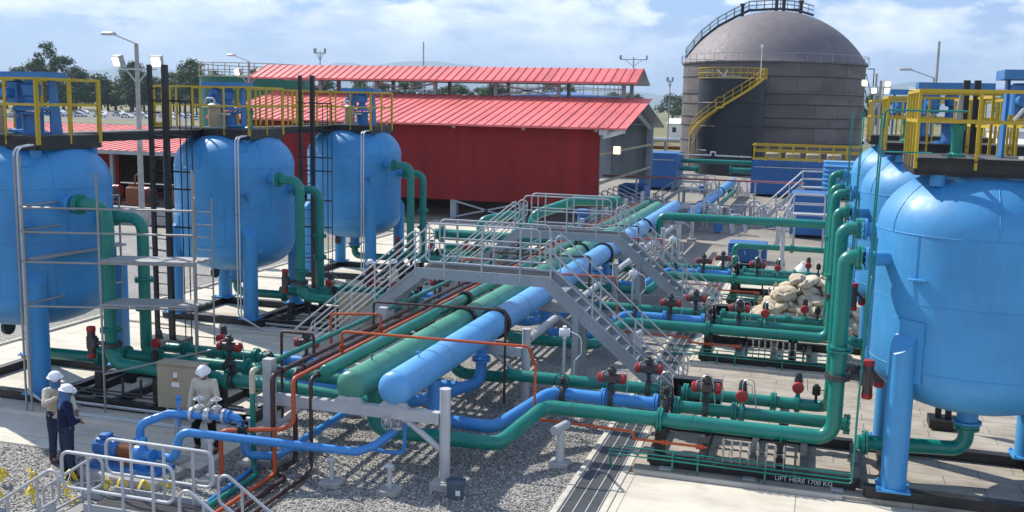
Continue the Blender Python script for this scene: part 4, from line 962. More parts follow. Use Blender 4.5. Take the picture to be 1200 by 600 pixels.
# ------------------------------------------------------------------ blue pipe loop, pump and valves in the foreground
B_ = 'blue process pipes'
pipe('blue_loop_pipe', [(-7.5, 17.35, 1.55), (-7.5, 17.35, 1.0), (-7.85, 17.0, .72), (-8.1, 16.75, .66), (-11.3, 15.75, 1.0), (-11.42, 15.72, .45), (-12.15, 15.95, .4)], .082, .2, M['blue'], 'long blue pipe from the blue header end sloping past the handrails to the pump', [((-7.5, 17.35, 1.42), Z3)], B_)
pipe('blue_loop_pipe', [(-12.4, 16.0, .45), (-12.4, 16.0, .95), (-11.95, 16.3, 1.12), (-10.55, 16.6, 1.12), (-10.4, 16.6, .35), (-9.9, 16.9, .3), (-9.9, 20.6, .3)], .082, .2, M['blue'], 'blue pipe rising from the pump past the standing man and under the rack', [((-12.4, 16.0, .6), Z3), ((-10.78, 16.55, 1.12), X)], B_)
pipe('blue_loop_pipe', [(-9.75, 16.6, .45), (-9.6, 16.9, .48), (-8.0, 17.3, .55), (-7.75, 17.35, .5), (-7.35, 17.3, .55), (-7.3, 17.3, 1.6)], .04, .1, M['blue'], 'thin blue pipe beside the header drop, behind the small post', (), B_, n=10)
pipe('blue_floor_pipe', [(-10.35, 16.9, .06), (-9.9, 11.5, .06)], .04, 0, M['blue'], 'thin blue pipe lying on gravel between the orange and teal ones', (), 'thin pipes on the gravel', n=10)
def gate_valve(loc, d, label, mat='alu', wd=(0, 0, 1), wh=.33):
    t = thing('gate_valve', label, 'valve', loc, 'silver gate valves'); L = Vector(loc); d = Vector(d).normalized(); wd = Vector(wd)
    b = MB(); b.cyl(L - d * .14, L + d * .14, .085, n=16); b.disc(L - d * .15, d, .15, .05, 18, 8, .012); b.disc(L + d * .15, d, .15, .05, 18, 8, .012); b.cyl(L, L + wd * .2, .07, n=14); b.disc(L + wd * .16, wd, .1, .03, 14); part('body', b, M[mat], t)
    b = MB(); b.cyl(L + wd * .16, L + wd * (wh + .06), .018, n=8); wheel(b, L + wd * wh, wd, .1 if wd.z > .5 else .13, .011); part('handwheel', b, M['galv'], t)
gate_valve((-11.35, 16.44, 1.12), (1, .2, 0), 'silver gate valve with upright stem, left one of the pair held by the standing man')
gate_valve((-11.0, 16.51, 1.12), (1, .2, 0), 'silver gate valve with handwheel, right one of the pair by the standing man')
gate_valve((-7.5, 17.35, 1.2), (0, 0, 1), 'silver gate valve with a big handwheel hanging under the blue header end', wd=(-.35, -.94, 0), wh=.32)
pipe('blue_stub', [(-11.75, 16.35, .85), (-11.75, 16.35, 1.5)], .03, 0, M['blue'], 'short upright blue stem with a tee beside the gate valves', [((-11.75, 16.35, 1.42), Z3)], B_, n=10)
for x, y, h, lab in ((-8.46, 15.75, .5, 'slim grey prop under the long blue pipe, lower middle'), (-7.34, 16.6, .52, 'slim grey prop beneath the blue elbow near the handwheel'), (-10.75, 15.9, .85, 'grey prop under the long blue pipe beside the slab'),
                     (-10.55, 17.0, .95, 'grey prop under the blue pipe right of the standing man'), (-12.0, 16.6, .95, 'grey prop under the blue pipe left of the standing man'), (-9.9, 18.6, .2, 'low grey prop under the blue pipe below the rack')):
    yy = y + (0.9 if 'lower middle' in lab else .0)
    if 'lower middle' in lab: x, yy = -8.55, 16.6
    tprop(x, yy, h, .045, .16, lab)
# pump
t = thing('pump_set', 'blue pump set with brown motor coupling on a low concrete plinth', 'pump', (-12.3, 15.6, 0))
b = MB(); b.chamfer(-13.3, -11.45, 15.2, 16.15, 0, .16, .03); part('plinth', b, M['footing'], t)
b = MB(); b.box(-13.2, -11.6, 15.4, 15.98, .16, .24); part('baseplate', b, M['navyblue'], t)
b = MB(); b.lathe([(0, 0), (.16, .02), (.19, .08), (.19, .5), (.14, .55), (.07, .57), (0, .57)], c=(-13.2, 15.7, .52), n=24, a=(1, 0, 0))
for k in range(14): a = 2 * math.pi * k / 14; b.beam((-13.1, 15.7 + .2 * math.cos(a), .52 + .2 * math.sin(a)), (-12.72, 15.7 + .2 * math.cos(a), .52 + .2 * math.sin(a)), .012, .03)
b.chamfer(-13.05, -12.85, 15.6, 15.8, .7, .8, .02); part('motor', b, M['navyblue'], t)
b = MB(); b.cyl((-12.62, 15.7, .5), (-12.3, 15.7, .5), .14, n=22); b.box(-12.6, -12.32, 15.58, 15.82, .24, .42); part('coupling_guard', b, M['rust'], t)
b = MB(); b.lathe([(0, 0), (.12, 0), (.2, .05), (.2, .16), (.1, .22), (.08, .36), (.14, .36), (.14, .4), (0, .4)], c=(-12.3, 15.7, .45), n=24, a=(1, 0, 0)); b.cyl((-12.2, 15.7, .45), (-12.2, 15.85, .75), .07, n=14); b.box(-12.25, -12.0, 15.6, 15.8, .24, .34); part('casing', b, M['blue'], t)
# beige junction box
t = thing('junction_box', 'large beige metal junction box with small labels behind the standing man', 'cabinet', (-13.3, 18.5, .05))
b = MB(); b.chamfer(-13.85, -12.75, 18.5, 18.85, .42, 1.42, .015); b.box(-13.87, -12.73, 18.47, 18.87, 1.425, 1.45)
part('body', b, M['beige'], t); b = MB(); b.box(-13.8, -12.8, 18.485, 18.497, .47, 1.37); part('door', b, M['beige'], t)
for c in ((-13.35, .98, .2, .1), (-13.35, 1.2, .1, .12)): b = MB(); b.box(c[0] - c[2] / 2, c[0] + c[2] / 2, 18.478, 18.484, c[1] - c[3] / 2, c[1] + c[3] / 2); part('label_plate', b, M['white'], t)
b = MB(); b.box(-13.4, -13.3, 18.475, 18.483, 1.085, 1.13); part('warning_sticker', b, M['orange'], t)
b = MB()
for x in (-13.7, -12.9): b.beam((x, 18.67, .05), (x, 18.67, .42), .05)
part('stand', b, M['galv'], t)
t = thing('junction_box', 'cream metal box standing behind the left flight of the near crossover stairs', 'cabinet', (-13.1, 27, 0), 'metal junction boxes')
b = MB(); b.chamfer(-13.6, -12.65, 26.9, 27.3, .5, 1.55, .015); part('body', b, M['beige'], t); b = MB(); b.beam((-13.4, 27.1, 0), (-13.4, 27.1, .5), .06); b.beam((-12.85, 27.1, 0), (-12.85, 27.1, .5), .06); part('stand', b, M['galv'], t)
t = thing('junction_box', 'cream metal box under the far crossover deck', 'cabinet', (-11.4, 33.9, 0), 'metal junction boxes')
b = MB(); b.chamfer(-12.1, -11.0, 35.0, 35.4, .6, 1.7, .015); part('body', b, M['beige'], t); b = MB(); b.beam((-11.9, 35.2, 0), (-11.9, 35.2, .6), .06); b.beam((-11.2, 35.2, 0), (-11.2, 35.2, .6), .06); part('stand', b, M['galv'], t)
# bucket
t = thing('bucket', 'dark blue grey plastic bucket beside the near rack footing', 'bucket', (-6.06, 16.83, 0))
b = MB(); b.lathe([(0, .01), (.15, .01), (.185, .3), (.195, .31), (.195, .33), (.17, .33), (.165, .28), (.0, .27)], c=(-6.1, 16.85, 0), n=24); part('pail', b, M['darkgrey'] if False else paint('bucket plastic', (.08, .12, .15), .5), t)
b = MB(); b.box(-6.04, -5.95, 16.66, 16.667, .1, .2); part('sticker', b, M['white'], t)

# ------------------------------------------------------------------ scaffold at the nearest left tank
t = thing('scaffold', 'tubular steel scaffold with two plank levels beside the leftmost tank', 'scaffold', (-14.7, 18.6, 0))
SC = [(-17.05, 18.05, 5.95), (-16.9, 18.05, 5.95), (-15.3, 18.55, 5.6), (-13.25, 19.15, 5.7), (-14.9, 21.6, 5.4), (-16.9, 21.3, 4.8)]
for x, y, h in SC:
    b = MB(); b.cyl((x, y, .02), (x, y, h), .026, n=10); b.disc((x, y, .03), Z3, .07, .015, 12); part('standard', b, M['steel'], t)
def led(a, c): b = MB(); b.cyl(a, c, .024, n=8); part('ledger', b, M['steel'], t)
for z in (2.56, 3.57, 4.25, 4.8):
    led((-16.95, 18.05, z), (-15.3, 18.55, z)); led((-15.3, 18.55, z), (-13.2, 19.15, z))
    if z > 2.4: led((-16.95, 18.05, z + .03), (-16.9, 21.3, z + .03)); led((-13.25, 19.15, z + .03), (-14.9, 21.6, z + .03))
led((-15.3, 18.55, 1.0), (-13.0, 19.4, 1.6))
for z in (3.62, 2.62):
    for k in range(3):
        b = MB(); d = Vector((2.1, .6, 0)); a = Vector((-15.35, 18.65 + .27 * k, z)); c = a + d; b.beam(a, c, .25, .045); part('plank', b, M['plank'], t)
b = MB(); b.beam((-16.85, 18.2, 3.62), (-16.6, 21.0, 3.62), .25, .045); part('plank', b, M['plank'], t)
t = thing('scaffold_ladder', 'narrow steel ladder standing beside the scaffold planks', 'ladder', (-13.1, 19.25, 0))
for x in (-13.45, -13.0): b = MB(); b.cyl((x, 19.5, 1.7), (x, 19.5, 5.05), .02, n=8); part('stile', b, M['steel'], t)
for k in range(11): part('rung', MB().cyl((-13.45, 19.5, 1.85 + .29 * k), (-13.0, 19.5, 1.85 + .29 * k), .014, n=6), M['steel'], t)

# ------------------------------------------------------------------ sandbags
def sack_mesh(seed):
    r = random.Random(seed); b = MB(); n, m = 16, 12; vs = []; fs = []
    for i in range(m + 1):
        t = i / m; x = -.33 + .62 * t; w = .2 * (math.sin(math.pi * min(1, t * 1.08 + .02)) ** .42 if 0 < t < .93 else .12); hh = w * .62
        if t > .93: x += .04
        for j in range(n):
            a = 2 * math.pi * j / n; q = Vector((x, w * math.cos(a), hh * math.sin(a) + .11))
            nz = noise.noise(q * 7 + Vector((seed * 3.1, 0, 0))) * .04 + noise.noise(q * 19 + Vector((seed, 5, 0))) * .016; q += Vector((0, math.cos(a), math.sin(a))) * nz; q.z = max(.0, q.z); vs.append(q)
    for i in range(m):
        for j in range(n): fs.append((i * n + j, i * n + (j + 1) % n, (i + 1) * n + (j + 1) % n, (i + 1) * n + j))
    fs += [tuple(range(n - 1, -1, -1)), tuple(range(m * n, (m + 1) * n))]; b.add(vs, fs)
    b.cyl((.26, 0, .11), (.31, 0, .12), .05, .09, n=10)
    me = b.mesh('sack', ang=60); me.materials.append(M['sandbag']); return me
sm = [sack_mesh(k) for k in range(6)]
rows = [(0, 11, 5), (1, 10, 4), (2, 9, 4), (3, 8, 3), (4, 5, 3), (5, 4, 2), (6, 3, 2)]
for lev, nx, ny in rows:
    for ix in range(nx):
        for iy in range(ny):
            if lev > 1 and iy not in (0, ny - 1) and ix not in (0, nx - 1) and lev < 3: continue
            if lev < 2 and iy > 1 and 0 < ix < nx - 1: continue
            x = -1.95 + lev * .27 + ix * .36 + rnd.uniform(-.09, .09); y = 32.6 + lev * .14 + iy * .42 + rnd.uniform(-.08, .08)
            o = bpy.data.objects.new('sandbag', sm[rnd.randrange(6)]); col.objects.link(o); o.location = (x, y, .06 + lev * .27 + rnd.uniform(-.02, .03))
            o.rotation_euler = (rnd.uniform(-.35, .35), rnd.uniform(-.9, .2) if iy == 0 else rnd.uniform(-.2, .2), rnd.choice((0, math.pi)) + rnd.uniform(-1.1, 1.1)); s = rnd.uniform(1.1, 1.4); o.scale = (s * 1.05, s * 1.05, s * .95)
            tag(o, 'one of the beige woven sandbags heaped behind the second valve skid', 'sandbag', 'sandbags piled between the right skids')
# yellow tape knots along a string in front of the plinth
def tape(k):
    r = random.Random(k); b = MB()
    for j in range(7):
        a = r.uniform(0, 6.28); l = r.uniform(.1, .24); w = r.uniform(.02, .04); z = .26 + r.uniform(-.05, .1)
        p = Vector((0, 0, z)); q = p + Vector((math.cos(a) * l * .6, math.sin(a) * l * .6, -l * r.uniform(.3, 1.0))); s = Vector((-math.sin(a), math.cos(a), 0)) * w
        mth = (p + q) / 2 + Vector((0, 0, .04)); b.add([p - s, p + s, mth + s, mth - s, q + s, q - s], [(0, 1, 2, 3), (3, 2, 4, 5)])
    me = b.mesh('tape'); return me
tapes = [tape(k) for k in range(4)]
tp = [(-14.3, 14.45), (-13.75, 14.6), (-13.2, 13.95), (-13.1, 14.85), (-12.7, 14.3), (-12.25, 14.8), (-12.0, 14.9), (-11.5, 14.9), (-11.15, 15.05), (-12.1, 13.8), (-10.5, 14.3), (-10.1, 14.1), (-13.6, 13.6), (-14.8, 14.2), (-9.6, 13.9)]
for k, (x, y) in enumerate(tp):
    t = thing('marker_peg', 'small peg tied with yellow plastic tape in the bottom left gravel', 'marker peg', (x, y, 0), 'yellow taped pegs in the gravel')
    b = MB(); b.cyl((x, y, 0), (x, y, .3), .01, n=6); part('peg', b, M['galv'], t)
    o = bpy.data.objects.new('ribbon', tapes[k % 4]); col.objects.link(o); o.parent = t
    if not o.data.materials: o.data.materials.append(M['tape'])
b = MB(); b.tube([(x, y, .27) for x, y in tp[:9] if y > 14.2], .006, 0, 5); solo('string_line', b, M['white'], 'thin white string strung between the yellow taped pegs', 'string')
# ------------------------------------------------------------------ ground
def sheet(name, x0, x1, y0, y1, z, mat):
    return struct(name, MB().add([(x0, y0, z), (x1, y0, z), (x1, y1, z), (x0, y1, z)], [(0, 1, 2, 3)]) or None, mat)
def quad(name, pts, mat):
    b = MB(); b.add(pts, [tuple(range(len(pts)))]); return struct(name, b, mat)
def rect(name, x0, x1, y0, y1, z, mat): return quad(name, [(x0, y0, z), (x1, y0, z), (x1, y1, z), (x0, y1, z)], mat)
def slab(name, x0, x1, y0, y1, z0, z1, mat):
    b = MB(); b.chamfer(x0, x1, y0, y1, z0, z1, .012); return struct(name, b, mat)
rect('ground', -14000, 9000, -500, 16000, -.02, M['land'])
rect('yard', -75, 40, -20, 140, -.012, M['yard'])
rect('gravel_bed', -60, -4.2, 2, 46, -.004, M['gravel'])
slab('left_pavement', -22.4, -11.35, 16.35, 58, -.02, .03, M['concrete'])
slab('right_pavement', -3.25, 14, 9, 19.1, -.02, .03, M['concrete'])
slab('right_pavement_middle', -3.25, 14, 19.102, 28.1, -.02, .03, M['concrete_worn'])
slab('right_pavement_far', -3.25, 14, 28.102, 46, -.02, .03, M['concrete'])
for i in range(3):
    y = LY[i]; slab('plinth', -22.2, -12.0, y - 2.2, y + 3.2, .03, .1, M['concrete'])
    y = RY[i]; slab('plinth', -3.2, 12, y - 1.55, y + 3.3, .03, .1, M['concrete'] if i != 0 else M['concrete_worn'])
    slab('kerb', -3.15, .85, RY[i] - 1.62, RY[i] - 1.56, .03, .12, M['kerbstone'])
slab('kerb', -22.55, -22.41, 16.3, 58, -.02, .1, M['kerbstone'])
slab('kerb', -4.22, -4.1, 9, 50, -.02, .06, M['kerbstone'])
slab('kerb', -3.4, -3.26, 9, 50, -.02, .04, M['kerbstone'])
b = MB(); b.box(-4.09, -3.41, 9, 50, -.02, -.005); struct('drain_bed', b, M['black'])
t = thing('drain_grate', 'long grey drain grating running along the edge of the right pavement', 'drain grate', (-3.75, 20, 0))
b = MB()
y = 9.0
while y < 50: b.box(-4.08, -3.42, y, y + .02, .0, .022); y += .045
part('bars', b, M['grating'], t)
b = MB()
for x in (-4.08, -3.86, -3.64, -3.44): b.box(x, x + .018, 9, 50, .003, .03)
part('side_bars', b, M['galv'], t)
t = thing('drain_grate', 'short drain grating at the bottom edge of the right pavement', 'drain grate', (-2.8, 16.8, .03))
b = MB()
for k in range(40): b.box(-3.2 + k * .03, -3.19 + k * .03, 16.5, 16.72, .03, .038)
part('bars', b, M['grating'], t)
# loose stones scattered over the gravel
def pebbles():
    r = random.Random(3); b = MB()
    ico = [(0, 0, 1), (.89, 0, .45), (.28, .85, .45), (-.72, .53, .45), (-.72, -.53, .45), (.28, -.85, .45), (.72, .53, -.45), (-.28, .85, -.45), (-.89, 0, -.45), (-.28, -.85, -.45), (.72, -.53, -.45), (0, 0, -1)]
    tri = [(0, 1, 2), (0, 2, 3), (0, 3, 4), (0, 4, 5), (0, 5, 1), (1, 6, 2), (2, 7, 3), (3, 8, 4), (4, 9, 5), (5, 10, 1), (6, 7, 2), (7, 8, 3), (8, 9, 4), (9, 10, 5), (10, 6, 1), (11, 7, 6), (11, 8, 7), (11, 9, 8), (11, 10, 9), (11, 6, 10)]
    V_, F_ = [], []
    for k in range(30000):
        y = 12.6 + 12 * r.random() ** 1.6; x = r.uniform(-4.3 - .0, -11.3) if y > 16.3 else r.uniform(-17.5, -4.3)
        if -11.35 < x < -11.2 and y > 16: continue
        s = r.uniform(.012, .026); a = r.uniform(0, 6.28); ca, sa = math.cos(a), math.sin(a); sx, sy, sz = s * r.uniform(.8, 1.4), s * r.uniform(.7, 1.1), s * r.uniform(.5, .9); o = len(V_)
        V_ += [(x + ca * p[0] * sx - sa * p[1] * sy, y + sa * p[0] * sx + ca * p[1] * sy, p[2] * sz + .004) for p in ico]; F_ += [(o + i, o + j, o + k2) for i, j, k2 in tri]
    b.v = V_; b.f = F_
    m, nt, bs = new_mat('loose stone'); g = nt.nodes.new('ShaderNodeNewGeometry')
    nt.links.new(ramp(nt, g.outputs['Random Per Island'], [(0, (.11, .1, .095)), (.4, (.24, .225, .2)), (.75, (.38, .36, .33)), (1, (.62, .59, .54))]), bs.inputs['Base Color']); bs.inputs['Roughness'].default_value = .85
    o = part('loose_stones', b, m, ang=0); tag(o, 'grey and white crushed stones covering the gravel bed', 'gravel', kind='stuff')
pebbles()
# rougher ground of the far yard
rect('car_park', -330, -75, 260, 470, -.004, M['asphalt'])
rect('road', -400, 200, 225, 238, .004, M['asphalt'])
rect('road', -75, -23, 66, 90, .002, M['asphalt'])
rect('field', -60, 60, 140, 222, .0, M['land'])

# ------------------------------------------------------------------ red building
def building():
    t = thing('red_building', 'long red corrugated building with raised ridge roof and open grey gable end', 'building', (-27, 60, 0))
    xl, xr = -38.6, -12.75; yf, yb, ym = 60.0, 80.5, 70.0
    b = MB(); b.box(xl, xr, yf, yf + .06, 1.2, 6.1); part('front_wall', b, M['redwall'], t)
    b = MB(); b.box(xl, xr, yb - .06, yb, 1.6, 5.9); part('back_wall', b, M['sheet'], t)
    b = MB(); b.box(xl, xl + .06, yf + .07, yb - .07, 1.2, 6.0); b.prism([(xl + .01, yf + .1, 6.0), (xl + .01, yb - .1, 6.0), (xl + .01, ym, 8.1)], (.05, 0, 0)); part('end_wall', b, M['redwall'], t)
    def roof(x0, x1, ya, za, yb_, zb, nm, mat, lab=None):
        b = MB(); d = Vector((0, yb_ - ya, zb - za)).normalized(); nrm = Vector((0, -d.z, d.y)) * (1 if yb_ > ya else -1)
        if nrm.z < 0: nrm = -nrm
        P = [Vector((x0, ya, za)), Vector((x1, ya, za)), Vector((x1, yb_, zb)), Vector((x0, yb_, zb))]
        b.add(P + [p - nrm * .05 for p in P], [(0, 1, 2, 3), (7, 6, 5, 4), (0, 4, 5, 1), (1, 5, 6, 2), (2, 6, 7, 3), (3, 7, 4, 0)])
        x = x0 + .03
        while x < x1:
            b.beam((x, ya, za + .02 ), (x, yb_, zb + .02), .05, .07); x += .6
        b.beam((x0, ya, za - .06), (x1, ya, za - .06), .05, .12)
        return part(nm, b, mat, t, lab)
    roof(xl - 1.2, -11.0, yf - .7, 6.05, ym - 1.6, 7.9, 'roof', M['roof'])
    roof(xl - 1.2, -12.0, yb + .7, 5.85, ym + 1.6, 7.9, 'roof', M['sheety'], 'grey underside slope of the back roof')
    roof(xl - 2.8, -11.9, ym - 2.6, 8.95, ym, 9.95, 'ridge_roof', M['roof'])
    roof(xl - 2.8, -11.9, ym + 2.6, 8.95, ym, 9.95, 'ridge_roof', M['sheety'])
    x = xr - .25; k = 0
    while x > xl:
        for y, lowz in ((yf + .3, 5.9), (yb - .3, 5.7)):
            b = MB(); b.ibeam((x, y, 0), (x, y, lowz), .42, .42, .03, up=Vector((0, 0, 1))); part('column', b, M['grey'], t)
        b = MB(); b.beam((x, yf, 5.75), (x, ym, 7.6), .2, .4); b.beam((x, yb, 5.6), (x, ym, 7.6), .2, .4); part('rafter', b, M['grey'], t)
        for y in (ym - 1.5, ym + 1.5): b = MB(); b.box(x - .13, x + .13, y - .1, y + .1, 7.7, 9.3); part('monitor_post', b, M['grey'], t)
        if k in (1, 3):
            b = MB(); b.beam((x, yf - .1, 1.2), (x - 4.6, yf - .1, 0.1), .1, .1); b.beam((x - 4.6, yf - .1, 1.2), (x, yf - .1, 0.1), .1, .1); part('cross_brace', b, M['grey'], t)
            b = MB(); b.beam((x, ym - 1.5, 8.7), (x - 4.6, ym - 1.5, 7.9), .12, .12); b.beam((x - 4.6, ym - 1.5, 8.7), (x, ym - 1.5, 7.9), .12, .12); part('cross_brace', b, M['grey'], t)
        x -= 4.6; k += 1
    b = MB(); b.box(xr, xr + .5, yf - .35, yf + .35, 5.6, 5.95); b.beam((xr + .2, yf, 5.5), (-11.2, yf - .3, 5.9), .1, .3); part('eave_bracket', b, M['alu'], t)
    for z in (2.6, 4.4): b = MB(); b.beam((xr - .1, yf + .4, z), (xr - .1, yb - .4, z), .1, .16); part('girt', b, M['beige'], t)
    b = MB(); b.box(xr - 3.4, xr - 3.3, yf + 8, yb - .1, 1.8, 6.4); part('inner_wall', b, M['sheety'], t)
    b = MB(); b.box(xr - 3.2, xr - 3.15, yf - .01, yf - .03, 1.3, 3.0)
    fl = thing('flood_lamp', 'lit square yellow floodlight under the eave of the red building', 'lamp', (-12.2, 62, 4.6))
    b = MB(); b.box(-12.3, -11.8, 61.9, 62.15, 4.35, 4.9); b.beam((-12.7, 62.0, 4.9), (-12.3, 62.0, 4.9), .06); part('housing', b, M['grey'], fl)
    b = MB(); b.box(-12.25, -11.85, 61.885, 61.897, 4.4, 4.85); part('lamp_glass', b, M['flood_glow'], fl)
building()
# low red shed at far left
def shed():
    t = thing('red_shed', 'long low shed with faded pink red roof behind the left tanks', 'building', (-55, 60, 0))
    x0, x1 = -80, -37.6
    b = MB(); P = [(x0, 58.5, 3.6), (x1, 58.5, 3.6), (x1, 72, 4.9), (x0, 72, 4.9)]; b.add(P + [(p[0], p[1], p[2] - .08) for p in P], [(0, 1, 2, 3), (7, 6, 5, 4), (0, 4, 5, 1), (1, 5, 6, 2), (2, 6, 7, 3), (3, 7, 4, 0)])
    x = x0
    while x < x1: b.beam((x, 58.5, 3.62), (x, 72, 4.92), .05, .06); x += .7
    part('roof', b, M['roof'], t)
    b = MB(); b.box(x0, -47.5, 60, 60.1, .1, 3.5); part('front_wall', b, M['redwall'], t); b = MB(); b.box(x0, x1, 71.7, 71.8, .1, 4.7); part('back_wall', b, M['concrete'], t)
    for x in (-47.4, -43, -39): b = MB(); b.beam((x, 59.2, 0), (x, 59.2, 3.55), .25); part('column', b, M['grey'], t)
    b = MB(); b.beam((x0, 58.5, 3.45), (x1, 58.5, 3.45), .1, .25); part('gutter', b, M['grey'], t)
shed()
def engine(x, y, s, label):
    t = thing('engine_set', label, 'machine', (x, y, 0), 'old red and rusty engine sets in front of the shed')
    b = MB(); b.box(x - 1 * s, x + 1 * s, y - .4, y + .4, .1, .3); part('base', b, M['rust'], t)
    b = MB(); b.chamfer(x - .8 * s, x + .1 * s, y - .35, y + .35, .3, 1.3, .08); 
    for k in range(4): b.cyl((x - .7 * s + k * .2, y, 1.3), (x - .7 * s + k * .2, y, 1.5), .07, n=10)
    part('block', b, M['rust'], t)
    b = MB(); b.cyl((x + .15 * s, y - .05, .95), (x + .9 * s, y - .05, .95), .4, n=20); part('radiator_drum', b, M['red'], t)
    b = MB(); wheel(b, (x + .92 * s, y - .5, .95), (0, 1, 0), .35, .04); part('flywheel', b, M['darkgrey'], t); part('exhaust', MB().tube([(x - .4, y, 1.4), (x - .4, y, 2.0), (x - .1, y, 2.2)], .06, .1, 8), M['rust'], t)
engine(-46.2, 57.3, 1.0, 'rusty engine set with red drum, left one in front of the far shed')
engine(-43.4, 56.9, 1.2, 'rusty engine set with red drum, middle one in front of the far shed')
engine(-40.6, 57.4, 1.1, 'rusty engine set with red drum, right one, beside the pale lamp post')
b = MB(); b.chamfer(-42, -33.5, 48.5, 48.9, 0, 1.0, .03); solo('low_wall', b, M['footing'], 'low grey concrete wall behind the pale lamp post', 'wall')
rect('grass_strip', -52, -42, 49, 54, .004, M['land'])

# ------------------------------------------------------------------ dome tank, black tank, cylindrical tanks
def dome():
    C = Vector((-6.3, 135, 0)); Rr = 11.3
    t = thing('dome_tank', 'huge grey clad storage tank with domed roof and walkway over the top', 'tank', C)
    b = MB()
    prof = [(0, 0), (Rr, 0), (Rr, 13.0)]; b.lathe(prof, c=C, n=96); part('wall', b, M['insulation'], t)
    b = MB(); prof = [(Rr + .25, 12.9), (Rr + .3, 13.1), (Rr - .1, 13.5)]
    for i in range(1, 15): a = math.pi / 2 * i / 14; th = math.asin(min(1, Rr / 13.3)); q_ = th * (1 - i / 14); prof.append(((Rr - .1) * math.sin(q_) / math.sin(th), 13.5 + 6.3 * (math.cos(q_) - math.cos(th)) / (1 - math.cos(th))))
    b.lathe(prof, c=C, n=96); part('dome', b, paint('dome sheet', (.16, .142, .15), .65, metal=.0, dirt=.3, dirtc=(.15, .13, .12)), t, ang=25)
    r = random.Random(5); b1, b2 = MB(), MB()
    zs = [0, 1.6, 3.4, 5.3, 6.4, 8.0, 9.0, 9.5, 11.3, 12.9]
    for k in range(9):
        z0, z1 = zs[k] + .03, zs[k + 1] - .03; n = 22; off = r.random()
        for i in range(n):
            a0 = 2 * math.pi * (i + off) / n + .0025; a1 = 2 * math.pi * (i + 1 + off) / n - .0025; rr = Rr + r.uniform(.03, .06); m = 4; vs = []
            for j in range(m + 1):
                a = a0 + (a1 - a0) * j / m
                for z in (z0, z1): vs.append((C.x + rr * math.cos(a), C.y + rr * math.sin(a), z))
            b1.add(vs, [(2 * j, 2 * j + 2, 2 * j + 3, 2 * j + 1) for j in range(m)])
    part('cladding', b1, M['insulation'], t)
    for z in (3.4, 5.3, 6.4, 8.0, 9.25, 11.3, 12.95):
        b = MB(); b.lathe([(Rr + .05, z - .06), (Rr + .14, z - .04), (Rr + .14, z + .04), (Rr + .05, z + .06)], c=C, n=72); part('band', b, M['darkgrey'], t)
    # walkway over the dome
    def dp(x, dz): th = math.asin(Rr / 13.3); q_ = math.asin(min(1, abs(x) / (Rr - .1) * math.sin(th))); return Vector((C.x + x, C.y - 1.2, 13.5 + 6.3 * (math.cos(q_) - math.cos(th)) / (1 - math.cos(th)) + dz))
    b = MB(); xs = [-11.3, -9.2, -7.2, -5.2, -3.4, -1.5, .5, 2.2, 3.2, 4.6]; pts = [dp(x if abs(x) < 11 else -11.1, .25) for x in xs]
    pts[4] = dp(-3.4, .5); 
    for q in (0, .9):
        for a, c in zip(pts, pts[1:]): b.beam(a + Vector((0, q, 0)), c + Vector((0, q, 0)), .08, .22)
    for a, c in zip(pts[:5], pts[1:5]):
        for k in range(6): p_ = a.lerp(c, k / 6); b.box(p_.x - .15, p_.x + .15, p_.y, p_.y + .9, p_.z, p_.z + .05)
    b.box(pts[4].x, pts[8].x, pts[4].y, pts[4].y + .9, pts[6].z - .1, pts[6].z - .02)
    part('dome_stair', b, M['darkgrey'], t)
    b = MB()
    for q in (0, .9):
        for a, c in zip(pts, pts[1:]):
            up = Vector((0, q, 1.1)); um = Vector((0, q, .6)); b.beam(a + up, c + up, .06); b.beam(a + um, c + um, .05); b.beam(a + Vector((0, q, 0)), a + up, .06); mm = a.lerp(c, .5); b.beam(mm + Vector((0, q, 0)), mm + up, .05)
    part('dome_railing', b, M['darkgrey'], t)
    for x in (-4.2, 0, .9, 3.0): b = MB(); p_ = dp(x, 0); b.cyl(p_ + Vector((0, .4, 0)), p_ + Vector((0, .4, 1.5 if x else 2.2)), .22, n=12); b.cyl(p_ + Vector((0, .4, 1.4)), p_ + Vector((0, .4, 1.6)), .35, n=12); part('vent', b, M['darkgrey'], t)
    b = MB()
    for a in [R(x) for x in range(-180, 1, 8)]:
        p_ = Vector((C.x + (Rr + .35) * math.cos(a), C.y + (Rr + .35) * math.sin(a), 13.0)); b.beam(p_, p_ + Vector((0, 0, 1.0)), .05)
    b.lathe([(Rr + .33, 13.97), (Rr + .38, 13.97), (Rr + .38, 14.02), (Rr + .33, 14.02)], c=C, n=72); part('rim_railing', b, M['grey'], t)
    b = MB(); x = C.x + Rr + .9; 
    b.beam((x, 133, 6.2), (x, 133, 12.6), .12); b.beam((x - .8, 133, 12.6), (x, 133, 12.6), .12); b.beam((x - .9, 133, 10), (x, 133, 6.6), .1); b.beam((x - .9, 133, 12), (x, 133, 9), .1); b.beam((x - .9, 133, 8), (x, 133, 6.2), .12); part('side_frame', b, M['darkgrey'], t)
    b = MB(); b.cyl((C.x - 9.3, 127.8, 0), (C.x - 9.3, 127.8, 4.6), .16, n=10); b.tube([(C.x - 9.0, 127.5, 1), (C.x - 9.0, 127.5, 3), (C.x - 8.6, 127.3, 3.5), (C.x - 8.9, 127.5, 5)], .1, .3, 8); part('side_pipes', b, M['beige'], t)
    # dark tank in front
    C2 = Vector((-9.85, 117, 0)); r2 = 3.72
    t2 = thing('dark_tank', 'dark navy cylindrical tank with yellow rim railing and spiral stair', 'tank', C2)
    b = MB(); b.lathe([(r2, 0), (r2, 10.65), (0, 11.2)], c=C2, n=72)
    for z in (2.7, 5.4, 8): b.lathe([(r2, z - .04), (r2 + .03, z), (r2, z + .04)], c=C2, n=72)
